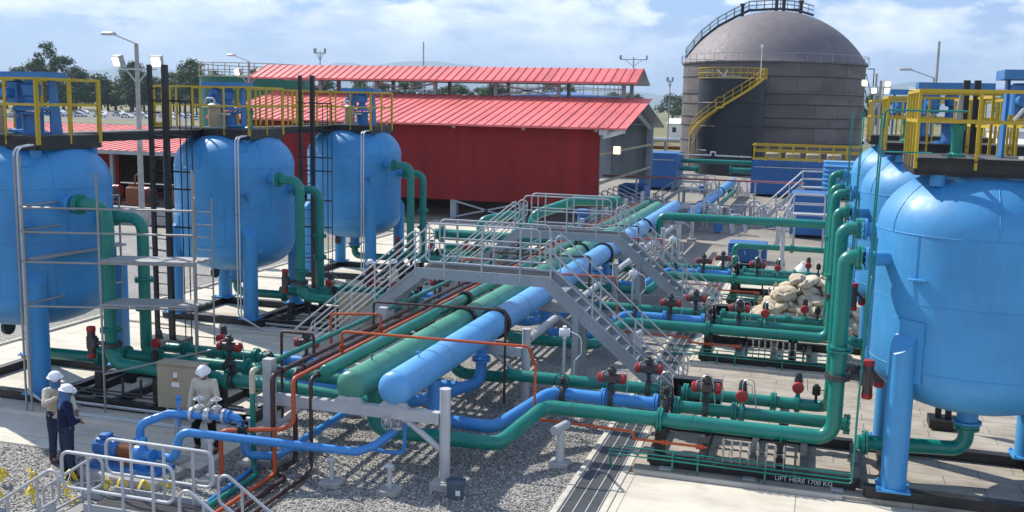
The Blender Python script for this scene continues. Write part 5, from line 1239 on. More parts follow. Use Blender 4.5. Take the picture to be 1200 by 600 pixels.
    part('wall', b, paint('dark navy tank paint', (.012, .016, .024), .5, dirt=.25, dirtc=(.04, .045, .05)), t2)
    b = MB()
    for z in (10.7, 11.25, 11.8): b.lathe([(r2 + .02, z), (r2 + .1, z), (r2 + .1, z + .08), (r2 + .02, z + .08)], c=C2, n=60)
    for i in range(30): a = 2 * math.pi * i / 30; p_ = C2 + Vector(((r2 + .06) * math.cos(a), (r2 + .06) * math.sin(a), 10.65)); b.beam(p_, p_ + Vector((0, 0, 1.2)), .07)
    part('rim_railing', b, M['yellow'], t2)
    b, c_, d_ = MB(), MB(), MB(); N = 44; last = None
    for i in range(N + 1):
        f = i / N; a = R(-163) + R(125) * f; z = 4.3 + 6.4 * f
        if .46 < f < .54: z = 4.3 + 6.4 * .5
        pi_ = [C2 + Vector((rr * math.cos(a), rr * math.sin(a), z)) for rr in (r2 + .1, r2 + .85)]
        c_.beam(pi_[0], pi_[1], .24, .05)
        if last:
            b.beam(last[1], pi_[1], .05, .25)
            for h in (.55, 1.1): d_.beam(last[1] + Vector((0, 0, h)), pi_[1] + Vector((0, 0, h)), .06)
        if i % 4 == 0: d_.beam(pi_[1], pi_[1] + Vector((0, 0, 1.1)), .07)
        last = pi_
    part('stair_stringer', b, M['yellow'], t2); part('stair_treads', c_, M['yellow'], t2); part('stair_railing', d_, M['yellow'], t2)
    b = MB(); b.beam((C2.x - 1.4, C2.y - 3.9, 11.6), (C2.x - .6, C2.y - 3.8, 10.9), .08); b.beam((C2.x - .2, C2.y - 3.8, 11.6), (C2.x - .6, C2.y - 3.8, 10.9), .08); part('white_struts', b, M['white'], t2)
    b = MB(); b.cyl((C2.x + 3.2, C2.y - 2.2, 10.7), (C2.x + 3.2, C2.y - 2.2, 14.0), .04, n=6); b.cyl((C2.x + 3.2, C2.y - 2.2, 14), (C2.x + 3.2, C2.y - 2.2, 14.4), .12, n=8); part('mast', b, M['white'], t2)
dome()
def cyltank(c, r, h, mat, label, railm, rail_h=2.2):
    C = Vector(c); t = thing('storage_tank', label, 'tank', C)
    b = MB(); b.lathe([(r, 0), (r, h), (0, h + .5)], c=C, n=64)
    for z in (h * .33, h * .66): b.lathe([(r, z - .04), (r + .04, z), (r, z + .04)], c=C, n=64)
    part('wall', b, mat, t)
    b = MB()
    for z in (h + .02, h + rail_h * .5, h + rail_h): b.lathe([(r + .02, z), (r + .1, z), (r + .1, z + .08), (r + .02, z + .08)], c=C, n=60)
    for i in range(24): a = 2 * math.pi * i / 24; p_ = C + Vector(((r + .06) * math.cos(a), (r + .06) * math.sin(a), h)); b.beam(p_, p_ + Vector((0, 0, rail_h)), .07)
    part('rim_railing', b, railm, t)
cyltank((-60.6, 100, 0), 6.0, 9.6, M['tank_green'], 'green storage tank with railing behind the left end of the red roof', M['beige'], 1.4)
cyltank((-27.8, 112, 0), 6.4, 8.4, M['navyblue'], 'blue storage tank with pale railing showing between the two red roofs', M['beige'], 1.6)

# ------------------------------------------------------------------ blue containers and mid-ground equipment at the right rear
def container(x0, x1, y0, y1, z1, label, rail):
    t = thing('blue_container', label, 'container', ((x0 + x1) / 2, (y0 + y1) / 2, 0), 'big blue equipment enclosures')
    b = MB(); b.box(x0, x1, y0, y1, .2, z1)
    k = 0
    while k * .45 + .4 < z1 - .2: z = .4 + k * .45; b.box(x0 - .03, x1 + .03, y0 - .04, y0 - .002, z, z + .2); k += 1
    part('body', b, M['deepblue'], t)
    b = MB(); b.box(x0 + .2, x1 - .2, y0 - .08, y0 - .045, z1 - .62, z1 - .56); part('trim', b, M['alu'], t)
    if rail:
        b = MB(); railing(b, [(x0, y0, 0), (x1, y0, 0), (x1, y1, 0), (x0, y1, 0)], z1 + .1, 1.15, .09, 1.1, closed=True); b.box(x0, x1, y0 - .05, y0, z1 + .02, z1 + .22); part('railing', b, M['yellow'], t)
        b = MB()
        for k in range(4): b.chamfer(x0 + 1 + k * 1.7, x0 + 2.2 + k * 1.7, y0 + 1, y1 - 1, z1, z1 + .6, .1)
        part('roof_units', b, M['beige'], t)
container(-5.4, 3.4, 88, 92, 3.1, 'blue ribbed enclosure with yellow rooftop railing in front of the dome tank', True)
container(-15.4, -12.1, 90, 95, 3.3, 'blue ribbed enclosure beside the open end of the red building', False)
container(-14.6, -12.6, 76, 79, 1.35, 'low dark blue enclosure at the corner of the red building', False)
def plainbox(x0, x1, y0, y1, z0, z1, mat, label, name='equipment_cabinet', cat='cabinet'):
    t = thing(name, label, cat, ((x0 + x1) / 2, (y0 + y1) / 2, 0))
    b = MB(); b.chamfer(x0, x1, y0, y1, z0, z1, .04); part('body', b, mat, t)
    b = MB(); w = x1 - x0
    b.box(x0 + w * .06, x0 + w * .48, y0 - .02, y0 - .003, z0 + .1, z1 - .1); b.box(x0 + w * .52, x1 - w * .06, y0 - .02, y0 - .003, z0 + .1, z1 - .1); part('door', b, mat, t)
    b = MB(); b.box(x0 + w * .44, x0 + w * .46, y0 - .05, y0 - .021, (z0 + z1) / 2 - .1, (z0 + z1) / 2 + .1); part('handle', b, M['alu'], t)
    if z0 > .1:
        b = MB()
        for x in (x0 + .1, x1 - .1):
            for y in (y0 + .1, y1 - .1): b.beam((x, y, 0), (x, y, z0), .08)
        part('stand', b, M['galv'], t)
plainbox(-3.9, -2.1, 48.9, 50.2, .05, .95, M['deepblue'], 'low dark blue box on the pale pavement behind the thick green crossing pipe')
plainbox(-1.35, 1.3, 60, 62.5, .2, 2.6, M['deepblue'], 'tall dark blue cabinet behind the green risers at right')
# light blue louvred cooler
t = thing('louvred_cooler', 'light blue louvred cooler standing behind the tall green pipes at right', 'cooler', (.6, 66, 0))
b = MB(); b.box(.35, 2.2, 66, 67.5, 2.4, 4.2)
for k in range(6): b.prism([(.35, 65.8, 2.5 + k * .28), (.35, 66, 2.7 + k * .28), (.35, 66, 2.66 + k * .28)], (1.85, 0, 0))
part('body', b, M['header_blue'], t); part('leg', MB().beam((.45, 66.2, 0), (.45, 66.2, 2.4), .12), M['header_blue'], t); part('leg', MB().beam((2.1, 66.2, 0), (2.1, 66.2, 2.4), .12), M['header_blue'], t)
# stair platform rear
def rear_stair(x0, x1, y, zt, label):
    t = thing('access_stairs', label, 'stairs', ((x0 + x1) / 2, y, 0), 'grey access stairs in the rear yard')
    for yy in (y, y + .9):
        b = MB(); b.beam((x0, yy, .1), (x1, yy, zt), .05, .25); part('stringer', b, M['galv'], t)
        b = MB(); b.tube([(x0, yy, .1), (x0, yy, 1.1), (x1, yy, zt + 1), (x1 + 1.6, yy, zt + 1), (x1 + 1.6, yy, zt)], .035, .15, 8); b.tube([(x0, yy, .6), (x1, yy, zt + .5), (x1 + 1.6, yy, zt + .5)], .03, .1, 8)
        for f in (.3, .65, 1): x = x0 + (x1 - x0) * f; b.cyl((x, yy, .1 + zt * f), (x, yy, 1.1 + zt * f - .1), .03, n=6)
        part('railing', b, M['galv'], t)
    for k in range(8): f = (k + .5) / 8; x = x0 + (x1 - x0) * f; b = MB(); b.box(x - .12, x + .12, y, y + .9, .1 + (zt - .1) * f - .03, .1 + (zt - .1) * f); part('tread', b, M['galv'], t)
    b = MB(); b.box(x1, x1 + 1.7, y, y + .9, zt - .08, zt); 
    for x in (x1 + .1, x1 + 1.6):
        for yy in (y + .05, y + .85): b.beam((x, yy, 0), (x, yy, zt - .08), .1)
    part('landing', b, M['galv'], t)
rear_stair(-3.2, -.9, 68, 2.4, 'grey access stairs rising right in front of the blue enclosure')
rear_stair(-11.2, -9.2, 72, 1.6, 'small grey access stairs left of the far blue header')
rear_stair(-1.9, -1.1, 55, 1.9, 'steep grey access stairs near the tall dark blue cabinet')
# thick green crossing pipe and others
pipe('green_crossing_pipe', [(-6.9, 46.6, 1.0), (-6.9, 46.6, 2.3), (2.0, 46.6, 2.3)], .19, .3, M['green'], 'thick straight green pipe crossing the yard to the right risers', [((.6, 46.6, 2.3), X)], G_)
tprop(-6.0, 46.6, 2.05, .09, .4, 'green prop under the left end of the thick crossing pipe'); tprop(-1.3, 46.6, 2.05, .1, .35, 'grey prop under the right part of the thick crossing pipe')
pipe('green_branch_pipe', [(-3.45, 47.2, .0), (-3.45, 47.2, 1.05), (.9, 47.2, 1.05)], .13, .25, M['green'], 'green pipe rising from the shaded gravel and running right to a valve', [((-.9, 47.2, 1.05), X)], G_)
tprop(-2.3, 47.2, .9, .05, .2, 'thin prop under the green pipe near the low blue box')
pipe('green_riser_pipe', [(.7, 46.9, .3), (.7, 46.9, 4.6), (1.6, 46.9, 4.6)], .15, .34, M['green'], 'farthest tall green riser at right, behind the other bends', (), G_)
pipe('green_header_far', [(-12.0, 93, 2.55), (-5.4, 93, 2.55)], .2, 0, M['green'], 'upper green pipe running between the two blue enclosures', (), G_)
pipe('green_header_far', [(-12.0, 92, 1.9), (-10.3, 92, 1.9)], .22, 0, M['green'], 'lower left green pipe between the blue enclosures', [((-10.4, 92, 1.9), X)], G_)
pipe('green_header_far', [(-7.6, 92, 1.9), (-5.4, 92, 1.9)], .25, 0, M['green'], 'lower right green pipe between the blue enclosures', [((-7.5, 92, 1.9), X)], G_)
pipe('grey_service_pipe', [(-12.5, 91, 3.2), (-9.2, 91, 3.2), (-9.2, 91, 3.5), (-8.8, 91, 3.5), (-8.8, 91, 3.2), (-5.4, 91, 3.15)], .06, .05, M['alu'], 'thin silver pipe above the far green pipes', [((-9.6, 91, 3.2), X), ((-6.5, 91, 3.17), X)], 'silver pipes')
# pink service line on posts
t = thing('pipe_trestle', 'thin pinkish red pipe carried across the rear yard on tall grey posts', 'pipe rack', (-7, 72, 0))
b = MB(); b.cyl((-15, 72, 2.35), (-.8, 72, 2.35), .06, n=10); part('pipe', b, paint('faded red pipe', (.4, .13, .12), .5), t)
b = MB(); b.cyl((-15, 72.2, 2.3), (-.8, 72.2, 2.3), .04, n=8); part('pipe', b, M['alu'], t)
for x in (-12.5, -9.4, -6.6, -4.1): b = MB(); b.beam((x, 72.1, .1), (x, 72.1, 2.25), .12); b.box(x - .2, x + .2, 71.9, 72.3, 0, .12); part('post', b, M['galv'], t)
# arched green pipes below the red building
pipe('green_arch_pipe', [(-15.4, 45.5, .4), (-15.4, 45.5, 1.75), (-13.7, 46.5, 2.1), (-13.4, 46.5, .2)], .2, .45, M['green'], 'green arched pipe in front of the open space under the red wall', [((-15.4, 45.5, .8), Z3)], G_)
pipe('green_arch_pipe', [(-14.6, 52, .2), (-14.6, 52, 1.4), (-12.5, 53, 2.2), (-10, 53, 2.3)], .28, .6, M['green'], 'large dark green arched pipe rising right behind the stairs', (), G_)
pipe('green_header_pipe', [(-15.5, 39.8, 1.75), (-8.0, 39.8, 1.75)], .24, 0, M['green'], 'thick horizontal green pipe behind the near crossover railing', [((-15.2, 39.8, 1.75), X), ((-12, 39.8, 1.75), X)], G_)
pipe('green_header_pipe', [(-15.5, 41.2, 1.0), (-8.0, 41.2, 1.0)], .2, 0, M['green'], 'second thick horizontal green pipe low behind the crossovers', (), G_)
pipe('blue_stand_pipe', [(-10.7, 47, .1), (-10.7, 47, 2.4)], .25, 0, M['navyblue'], 'upright blue pipe stub behind the far crossover', [((-10.7, 47, 2.3), Z3)], B_)
# clutter in the rear yard: valves and small pumps
for x, y, lab in ((-5.4, 60.5, 'grey valve cluster at the near end of the far blue header'), (-4.6, 66.0, 'grey valve cluster left of the rear access stairs'), (-2.6, 64.0, 'grey pump skid in front of the rear access stairs'), (-10.3, 62.0, 'grey valve cluster left of the far header'), (-11.0, 67.0, 'grey valve cluster near the low blue enclosure'),
                  (-9.5, 88.0, 'grey valve cluster below the far green pipes, left'), (-6.8, 86.0, 'grey valve cluster below the far green pipes, right'), (-12.0, 64.5, 'grey valve cluster under the open gable')):
    t = thing('valve_cluster', lab, 'valves', (x, y, 0), 'grey valve clusters in the rear yard'); r = random.Random(int(x * 10))
    b = MB()
    for k in range(5):
        a, c = r.uniform(-.9, .9), r.uniform(-.6, .6); h = r.uniform(.6, 1.6); b.tube([(x + a, y + c, 0), (x + a, y + c, h), (x + a + r.uniform(.3, .8), y + c, h), (x + a + .8, y + c, .1)], .06, .12, 8)
    part('pipework', b, M['alu'], t)
    for k in range(3): b = MB(); q = Vector((x + r.uniform(-.8, .8), y - .6, r.uniform(.7, 1.5))); wheel(b, q, (0, 1, .2), .25, .025); b.cyl(q, q + Vector((0, .4, 0)), .09, n=10); part('handwheel', b, M['galv'], t)
    b = MB(); b.chamfer(x - .3, x + .2, y - .4, y + .1, .1, .7, .05); part('pump_body', b, M['navyblue'] if r.random() < .4 else M['darkgrey'], t)
# parallel handrails in the gable area
t = thing('handrail_set', 'cluster of grey handrails below the open gable of the red building', 'railing', (-12.5, 66, 0))
for k in range(6):
    b = MB(); y = 61 + k * 1.9; b.tube([(-13.5, y, .1), (-13.5, y, 1.9), (-11.6, y + .6, 1.0), (-11.6, y + .6, .1)], .04, .15, 8); b.tube([(-13.5, y, 1.3), (-11.6, y + .6, .5)], .03, 0, 6); part('rail', b, M['galv'], t)
b = MB(); railing(b, [(-24, 47.5, 0), (-14, 47.5, 0)], .05, 1.15, .05, 1.6); solo('yard_railing', b, M['darkgrey'], 'dark low railing behind the green arched pipe under the red wall', 'railing')
b = MB(); b.lathe([(0, 0), (.38, .02), (.42, .2), (.3, .55), (.08, .75), (.1, .82), (0, .83)], c=(-.35, 44.6, .03), n=20); solo('white_bag', b, M['white'], 'white tied bag on the pavement under the thick crossing pipe', 'bag')

# ------------------------------------------------------------------ lamp posts and masts
def lampost(x, y, h, label, arm=1.1, mat='footing', top=True, r0=.16, rz=0):
    t = thing('lamp_post', label, 'lamp post', (x, y, 0), 'floodlight posts')
    b = MB(); b.cyl((x, y, 0), (x, y, h), r0, r0 * .6, 14); part('pole', b, M[mat], t)
    b = MB(); z = h - 1.2; b.beam((x - arm, y, z), (x + arm, y, z), .07); b.beam((x - arm * .6, y, z), (x, y, z - .7), .05); b.beam((x + arm * .6, y, z), (x, y, z - .7), .05); part('crossarm', b, M['galv'], t)
    for s in (-1, 1):
        b = MB(); c = Vector((x + s * arm, y, z + .38)); Mx = Matrix.Translation(c) @ Matrix.Rotation(s * .25, 4, 'Z') @ Matrix.Rotation(R(18), 4, 'X'); b.box(-.26, .26, -.1, .2, -.26, .26, Mx); hd = part('floodlight', b, M['grey'], t)
        b = MB(); b.box(-.2, .2, -.13, -.102, -.2, .2, Mx); part('lamp_glass', b, M['lamp_glow'], hd)
    if top: b = MB(); b.beam((x, y, h), (x - 1.3, y, h + .45), .08, .06); b.chamfer(x - 1.9, x - 1.2, y - .15, y + .15, h + .4, h + .55, .04); part('street_light', b, M['galv'], t)
lampost(-31.6, 41.5, 9.8, 'tall pale concrete lamp post with two lit floodlights behind the left tanks')
lampost(-43.0, 70, 10.2, 'lamp post with two lit floodlights beside the green storage tank', 1.0)
lampost(6.0, 62, 9.3, 'lamp post with two lit floodlights above the yellow railing at right', 1.1)
lampost(4.3, 92, 10.6, 'farther lamp post with two lit floodlights right of the dome tank', .9, top=False)
lampost(4.7, 92, 10.0, 'slender second lamp post just right of the dome tank', .5, top=False)
def mast(x, y, h, label, arms=(), r=.1):
    t = thing('mast', label, 'mast', (x, y, 0), 'thin masts on the skyline'); b = MB(); b.cyl((x, y, 0), (x, y, h), r, r * .6, 10); part('pole', b, M['footing'], t)
    for z, w in arms:
        b = MB(); b.beam((x - w, y, h - z), (x + w, y, h - z), .1); b.beam((x - w, y, h - z), (x - w, y, h - z + .5), .25); b.beam((x + w, y, h - z), (x + w, y, h - z + .5), .18); b.beam((x - w * .7, y, h - z), (x, y, h - z - .8), .06); b.beam((x + w * .7, y, h - z), (x, y, h - z - .8), .06); part('crossarm', b, M['grey'], t)
mast(-22.1, 122, 13.3, 'mast with floodlight crossarm above the right end of the red roof', ((.3, 1.6),), .12)
mast(-17.3, 120, 10.6, 'thin grey post right of the red building, topped by a small head', ((.2, .3),), .09)
mast(-32.6, 80.5, 12.4, 'thin pole rising behind the middle of the red ridge roof')
mast(-52.6, 100, 12.6, 'thin pole with small head rising left of the ridge roof middle', ((.2, .6),))
mast(5.9, 60, 11.2, 'thin tapered pole above the yellow railing at right', (), .11)
mast(-19.8, 110, 10.1, 'short thin rod at the right end of the red ridge roof', (), .04)

# ------------------------------------------------------------------ small far buildings and fence
def farhouse(x, y, w, d, h, wall, roofm, label):
    t = thing('far_building', label, 'building', (x, y, 0), 'small pale buildings in the distance')
    b = MB(); b.box(x - w / 2, x + w / 2, y, y + d, 0, h); part('wall', b, M[wall], t)
    b = MB(); b.prism([(x - w / 2 - .4, y - .5, h), (x - w / 2 - .4, y + d + .5, h), (x - w / 2 - .4, y + d / 2, h + d * .16)], (w + .8, 0, 0)); part('roof', b, M[roofm], t)
    for k in range(int(w / 3)): b = MB(); xx = x - w / 2 + 1.5 + 3 * k; b.box(xx - .5, xx + .5, y - .03, y - .003, h * .4, h * .75); part('window', b, M['glass'], t)
farhouse(-45, 215, 16, 8, 3.2, 'white', 'grey', 'pale low building seen left of the dome tank')
farhouse(-30, 250, 12, 8, 3.5, 'white', 'white', 'white low building behind the pale one left of the dome')
farhouse(-36, 205, 5, 4, 4.2, 'beige', 'rust', 'small brown gabled hut at the right end of the red building roof')
farhouse(45, 240, 18, 9, 3.8, 'white', 'grey', 'white low building seen through the yellow railing at right')
farhouse(28, 150, 14, 7, 3.0, 'grey', 'white', 'grey low building behind the right lamp posts')
t = thing('pipeline_bridge', 'long pale horizontal pipeline on stands crossing the far field', 'pipeline', (-30, 150, 0))
b = MB(); b.cyl((-60, 150, 2.6), (-14, 150, 2.6), .35, n=14); part('pipe', b, M['alu'], t)
b = MB(); b.cyl((-60, 152, 1.4), (-14, 152, 1.4), .3, n=14); part('pipe', b, M['rust'], t)
for x in range(-58, -14, 6): b = MB(); b.beam((x, 150.5, 0), (x, 150.5, 2.3), .3); part('stand', b, M['footing'], t)
# parked cars far left
def make_car(loc, label):
    t = thing('parked_car', label, 'car', loc, 'cars parked in the far car park'); L = Vector(loc)
    def P(mb): mb.v = [tuple(Vector(p) + L) for p in mb.v]; return mb
    b = MB(); pr = [(-2.2, 0, .35), (2.2, 0, .35), (2.25, 0, .8), (1.4, 0, .95), (.8, 0, 1.42), (-1.2, 0, 1.45), (-1.9, 0, .98), (-2.2, 0, .9)]; b.prism([(p[0], -.85, p[2]) for p in reversed(pr)], (0, 1.7, 0)); part('body', P(b), M['white'], t)
    b = MB(); b.prism([(1.25, -.87, .98), (.75, -.87, 1.35), (-1.15, -.87, 1.38), (-1.7, -.87, 1.0)], (0, 1.74, 0)); part('windows', P(b), M['glass'], t)
    for x in (-1.4, 1.4):
        for s in (-.8, .8): b = MB(); b.cyl((x, s - .1, .32), (x, s + .1, .32), .32, n=12); part('wheel', P(b), M['rubber'], t)
    return t
c0 = make_car((-108, 300, 0), 'one of the small pale cars parked in rows in the far distance at left')
for k in range(95):
    row = k % 4; x = -300 + (k // 4) * 9.2 + rnd.uniform(-2, 2); y = 290 + row * 22
    d = dup(c0, (x, y, 0), rnd.choice((0, math.pi)) + rnd.uniform(-.1, .1))
for k in range(16): dup(c0, (-20 + k * 6.4 + rnd.uniform(-1, 1), 246, 0), rnd.choice((0, math.pi)), label='one of the tiny pale vehicles parked beyond the field right of centre')

# ------------------------------------------------------------------ trees
def leafmesh(seed, w, h, nclump, per, palm=False):
    r = random.Random(seed); V_, F_ = [], []
    cl = []
    for k in range(nclump):
        t = r.random(); a = r.uniform(0, 6.28); zz = h * (.3 + .7 * t); rr = w * .5 * math.sin(math.pi * min(.97, .22 + .75 * t)) ** .7 * r.uniform(.25, 1.0)
        cl.append((Vector((math.cos(a) * rr, math.sin(a) * rr, zz)), r.uniform(.1, .19) * w))
    for c, s in cl:
        for j in range(per):
            d = Vector((r.gauss(0, 1), r.gauss(0, 1), r.gauss(0, .65))).normalized() * s * r.uniform(.45, 1.05); p = c + d
            n = (d.normalized() + Vector((r.gauss(0, .5), r.gauss(0, .5), r.gauss(0, .5) + .4))).normalized(); u = n.orthogonal().normalized(); u = (u * math.cos(r.uniform(0, 6.28)) + n.cross(u) * math.sin(r.uniform(0, 6.28))).normalized(); v = n.cross(u)
            q = w * r.uniform(.018, .04); o = len(V_); V_ += [p - u * q, p + v * q * .6, p + u * q, p - v * q * .6]; F_.append((o, o + 1, o + 2, o + 3))
    b = MB(); b.v = [tuple(v) for v in V_]; b.f = F_; me = b.mesh('crown', ang=0); return me, cl
def make_tree(kind, seed, w, h, mat, label, loc):
    t = thing(kind, label, 'tree', loc, 'trees of the far tree line'); me, cl = leafmesh(seed, w, h, 30, 90); me.materials.append(M[mat])
    o = bpy.data.objects.new('crown', me); col.objects.link(o); o.parent = t
    b = MB(); b.cyl((0, 0, 0), (0, 0, h * .6), w * .035, w * .018, 8)
    for c, s in cl[:9]: b.cyl((0, 0, h * .3), c, w * .012, w * .005, 5, False)
    m2 = b.mesh('trunk'); m2.materials.append(M['bark']); o = bpy.data.objects.new('trunk', m2); col.objects.link(o); o.parent = t
    return t
protos = [make_tree('broadleaf_tree', 1, 13, 13, 'leaf_dark', 'one of the dark broad crowned trees in the far left tree line', (-380, 400, 0)),
          make_tree('broadleaf_tree', 2, 11, 15, 'leaf_mid', 'one of the taller mid green trees in the far tree line', (-300, 402, 0)),
          make_tree('broadleaf_tree', 3, 15, 10, 'leaf_dark', 'one of the low spreading trees in the far tree line', (-340, 398, 0))]
labs = [p['label'] for p in protos]
KIDS.clear()
# left line (behind the car park edge) and right far line
for k in range(84):
    x = -455 + k * 4.2 + rnd.uniform(-2, 2); y = 400 + rnd.uniform(-8, 60); i = rnd.randrange(3); dup(protos[i], (x, y, 0), rnd.uniform(0, 6.28), sc=rnd.uniform(1.1, 1.65) if x < -240 else rnd.uniform(.7, 1.05))
for k in range(60):
    x = -190 + k * 11 + rnd.uniform(-4, 4); y = 620 + rnd.uniform(-40, 60); i = rnd.randrange(3); dup(protos[i], (x, y, 0), rnd.uniform(0, 6.28), label=labs[i].replace('far left', 'far right').replace('far tree line', 'hazy tree line behind the field'), sc=rnd.uniform(.9, 1.5))
big = make_tree('broadleaf_tree', 9, 13, 27, 'leaf_dark', 'tallest tree with layered crown above the leftmost yellow railing', (-266, 298, 0)); KIDS.clear()
big['group'] = ''; del big['group']
dup(big, (-205, 300, 0), 1.0, label='tall layered tree left of the green storage tank', sc=.72)
for k in range(14):
    i = rnd.randrange(3); dup(protos[i], (-235 + k * 9.5, 375 + rnd.uniform(-8, 20), 0), rnd.uniform(0, 6.28), sc=rnd.uniform(.9, 1.3))
# palms behind the red roof
def make_palm(loc, label):
    t = thing('palm_tree', label, 'tree', loc, 'palm trees behind the red roof'); r = random.Random(4); b = MB()
    for k in range(16):
        a = 6.28 * k / 16 + r.uniform(-.2, .2); el = r.uniform(-.2, .9); L = 3.2; prev = Vector((0, 0, 7)); d = Vector((math.cos(a) * math.cos(el), math.sin(a) * math.cos(el), math.sin(el)))
        for j in range(7):
            d = (d + Vector((0, 0, -.17))).normalized(); nx = prev + d * L / 7; s = d.cross(Vector((0, 0, 1))).normalized() * (.55 * (1 - j / 8))
            b.add([prev, prev + s - Vector((0, 0, .2)), nx + s * .8 - Vector((0, 0, .2)), nx, nx - s * .8 - Vector((0, 0, .2)), prev - s - Vector((0, 0, .2))], [(0, 1, 2, 3), (0, 3, 4, 5)]); prev = nx
    me = b.mesh('crown', ang=0); me.materials.append(M['leaf_mid']); o = bpy.data.objects.new('crown', me); col.objects.link(o); o.parent = t
    b = MB(); b.cyl((0, 0, 0), (0, 0, 7), .2, .13, 8); me = b.mesh('trunk'); me.materials.append(M['bark']); o = bpy.data.objects.new('trunk', me); col.objects.link(o); o.parent = t; return t
pp = make_palm((-66, 150, 0), 'one of the palm trees visible in the gap under the red ridge roof'); KIDS.clear()
for k in range(26): dup(pp, (-86 + k * 2.2 + rnd.uniform(-1, 1), 155 + rnd.uniform(-12, 18), 0), rnd.uniform(0, 6), sc=rnd.uniform(.85, 1.2))

# ------------------------------------------------------------------ mountains
def ridge(x0, x1, y, hmax, seed, name='mountains'):
    b = MB(); n = 110; m = 14; vs = []
    for j in range(m + 1):
        for i in range(n + 1):
            u = i / n; v = j / m; x = x0 + (x1 - x0) * u; yy = y + v * 2600
            prof = math.sin(math.pi * min(1, v * 1.0)) ** 1.2
            e = (.55 + .45 * noise.noise(Vector((u * 5 + seed, v * .6, seed)))) * math.sin(math.pi * min(1, max(0, u))) ** .5
            z = hmax * prof * e + 60 * prof * noise.noise(Vector((u * 22, v * 5, seed))) ; vs.append((x, yy, max(-5, z)))
    b.add(vs, [(j * (n + 1) + i, j * (n + 1) + i + 1, (j + 1) * (n + 1) + i + 1, (j + 1) * (n + 1) + i) for j in range(m) for i in range(n)])
    o = struct(name, b, M['mountain'], ang=180); return o
ridge(-13500, -500, 12600, 830, 2.3)
ridge(-2500, 6500, 12900, 520, 7.7)

# ------------------------------------------------------------------ haze
m, nt, bs = new_mat('haze'); nt.nodes.remove(bs); pv = nt.nodes.new('ShaderNodeVolumePrincipled'); pv.inputs['Color'].default_value = (.62, .80, 1, 1); pv.inputs['Density'].default_value = .0001; pv.inputs['Anisotropy'].default_value = .1
nt.links.new(pv.outputs[0], nt.nodes['Material Output'].inputs['Volume'])
b = MB(); b.box(-14500, 9300, -600, 16400, -7, 1000); hz_ = part('haze', b, m, ang=0); tag(hz_, 'pale blue air haze over the whole plant', 'haze', kind='stuff')
# ------------------------------------------------------------------ sky, sun, camera
w = bpy.data.worlds.new('World'); scene.world = w; w.use_nodes = True; nt = w.node_tree; bg = nt.nodes['Background']
sky = nt.nodes.new('ShaderNodeTexSky'); sky.sky_type = 'NISHITA'; sky.sun_disc = False; sky.sun_elevation = SUN_EL; sky.sun_rotation = math.atan2(SUN_AZ.x, SUN_AZ.y); sky.air_density = 1.0; sky.dust_density = .6; sky.ozone_density = 1.5
tc = nt.nodes.new('ShaderNodeTexCoord'); sp = nt.nodes.new('ShaderNodeSeparateXYZ'); nt.links.new(tc.outputs['Generated'], sp.inputs[0])
def mth(op, a, b_=None):
    n = nt.nodes.new('ShaderNodeMath'); n.operation = op
    for i, x in enumerate((a, b_)):
        if x is None: continue
        if isinstance(x, (int, float)): n.inputs[i].default_value = x
        else: nt.links.new(x, n.inputs[i])
    return n.outputs[0]
zc = mth('MAXIMUM', sp.outputs[2], 0.0); den = mth('ADD', zc, .16); cb = nt.nodes.new('ShaderNodeCombineXYZ')
nt.links.new(mth('DIVIDE', sp.outputs[0], den), cb.inputs[0]); nt.links.new(mth('DIVIDE', sp.outputs[1], den), cb.inputs[1]); nt.links.new(mth('MULTIPLY', zc, 6.0), cb.inputs[2])
cd = nt.nodes.new('ShaderNodeCombineXYZ'); nt.links.new(sp.outputs[0], cd.inputs[0]); nt.links.new(sp.outputs[1], cd.inputs[1]); nt.links.new(mth('MULTIPLY', sp.outputs[2], 2.6), cd.inputs[2])
n1 = noi(nt, cd.outputs[0], 9.5, 9, .62); n2 = noi(nt, cd.outputs[0], 3.2, 4, .5)
mask = ramp(nt, mth('ADD', mth('MULTIPLY', n1, .65), mth('MULTIPLY', n2, .35)), [(.45, 0.0), (.5, .7), (.56, 1.0)])
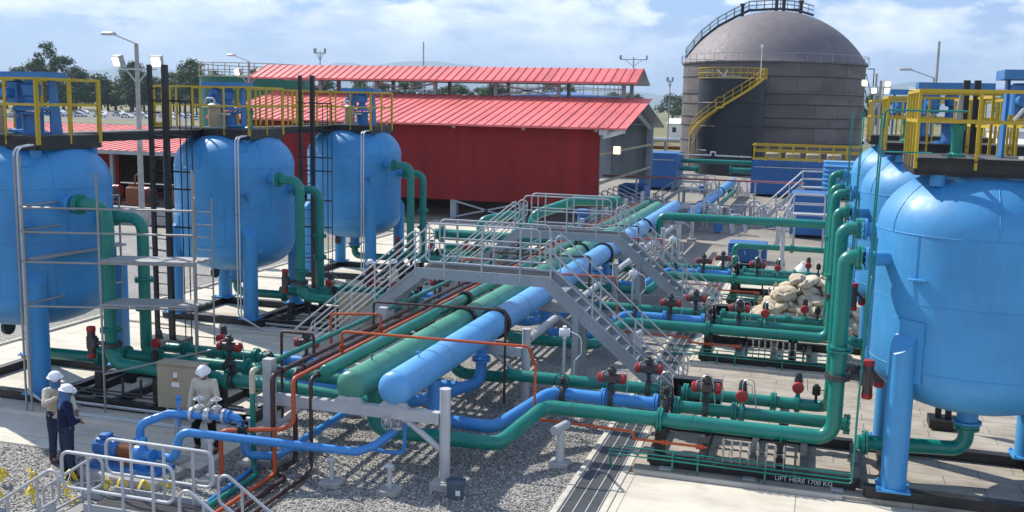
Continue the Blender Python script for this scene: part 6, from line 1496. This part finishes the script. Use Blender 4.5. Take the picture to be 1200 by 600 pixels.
n3 = noi(nt, cd.outputs[0], 14, 7, .6); cc = ramp(nt, n3, [(.34, (6.2, 7.1, 8.8)), (.6, (13, 13.2, 13.4))])
hz = ramp(nt, sp.outputs[2], [(.02, 0.1), (.055, .7), (.09, 1.0), (.25, .8), (.5, .3)])
mk = mth('MULTIPLY', mask, hz)
low = ramp(nt, sp.outputs[2], [(.0, (2.0, 3.6, 7.2)), (.1, (1.75, 3.5, 7.6)), (.3, (1.5, 2.9, 6.2)), (.8, (.7, 1.6, 4.0))])
base = mixc(nt, .75, sky.outputs[0], low)
nt.links.new(mixc(nt, mk, base, cc), bg.inputs[0]); bg.inputs[1].default_value = .1
sl = bpy.data.lights.new('sun', 'SUN'); sl.energy = 5.0; sl.angle = R(.53); sl.color = (1, .95, .86); so = bpy.data.objects.new('sun', sl); col.objects.link(so)
sd = Vector((SUN_AZ.x * math.cos(SUN_EL), SUN_AZ.y * math.cos(SUN_EL), math.sin(SUN_EL))); so.rotation_euler = sd.to_track_quat('Z', 'Y').to_euler(); so.location = (0, 0, 40)
p_, y_, r_ = R(8.6), R(16.84), R(1.24)
f = Vector((-math.sin(y_) * math.cos(p_), math.cos(y_) * math.cos(p_), -math.sin(p_))); rt = Vector((math.cos(y_), math.sin(y_), 0)); up = rt.cross(f)
a = rt * math.cos(r_) + up * math.sin(r_); b_ = -rt * math.sin(r_) + up * math.cos(r_)
cam = bpy.data.cameras.new('camera'); co = bpy.data.objects.new('camera', cam); col.objects.link(co); co.matrix_world = Matrix(((a.x, b_.x, -f.x, 0), (a.y, b_.y, -f.y, 0), (a.z, b_.z, -f.z, 7.3), (0, 0, 0, 1)))
cam.sensor_fit = 'HORIZONTAL'; cam.sensor_width = 36; cam.lens = 36 * 1172.4 / 1200; cam.clip_start = .1; cam.clip_end = 40000; scene.camera = co
vs = scene.view_settings; vs.view_transform = 'Standard'; vs.look = 'None'; vs.gamma = 1; vs.exposure = 0.5; vs.use_curve_mapping = False
scene.cycles.max_bounces = 6; scene.cycles.diffuse_bounces = 3; scene.cycles.glossy_bounces = 3; scene.cycles.transparent_max_bounces = 6; scene.cycles.use_denoising = True
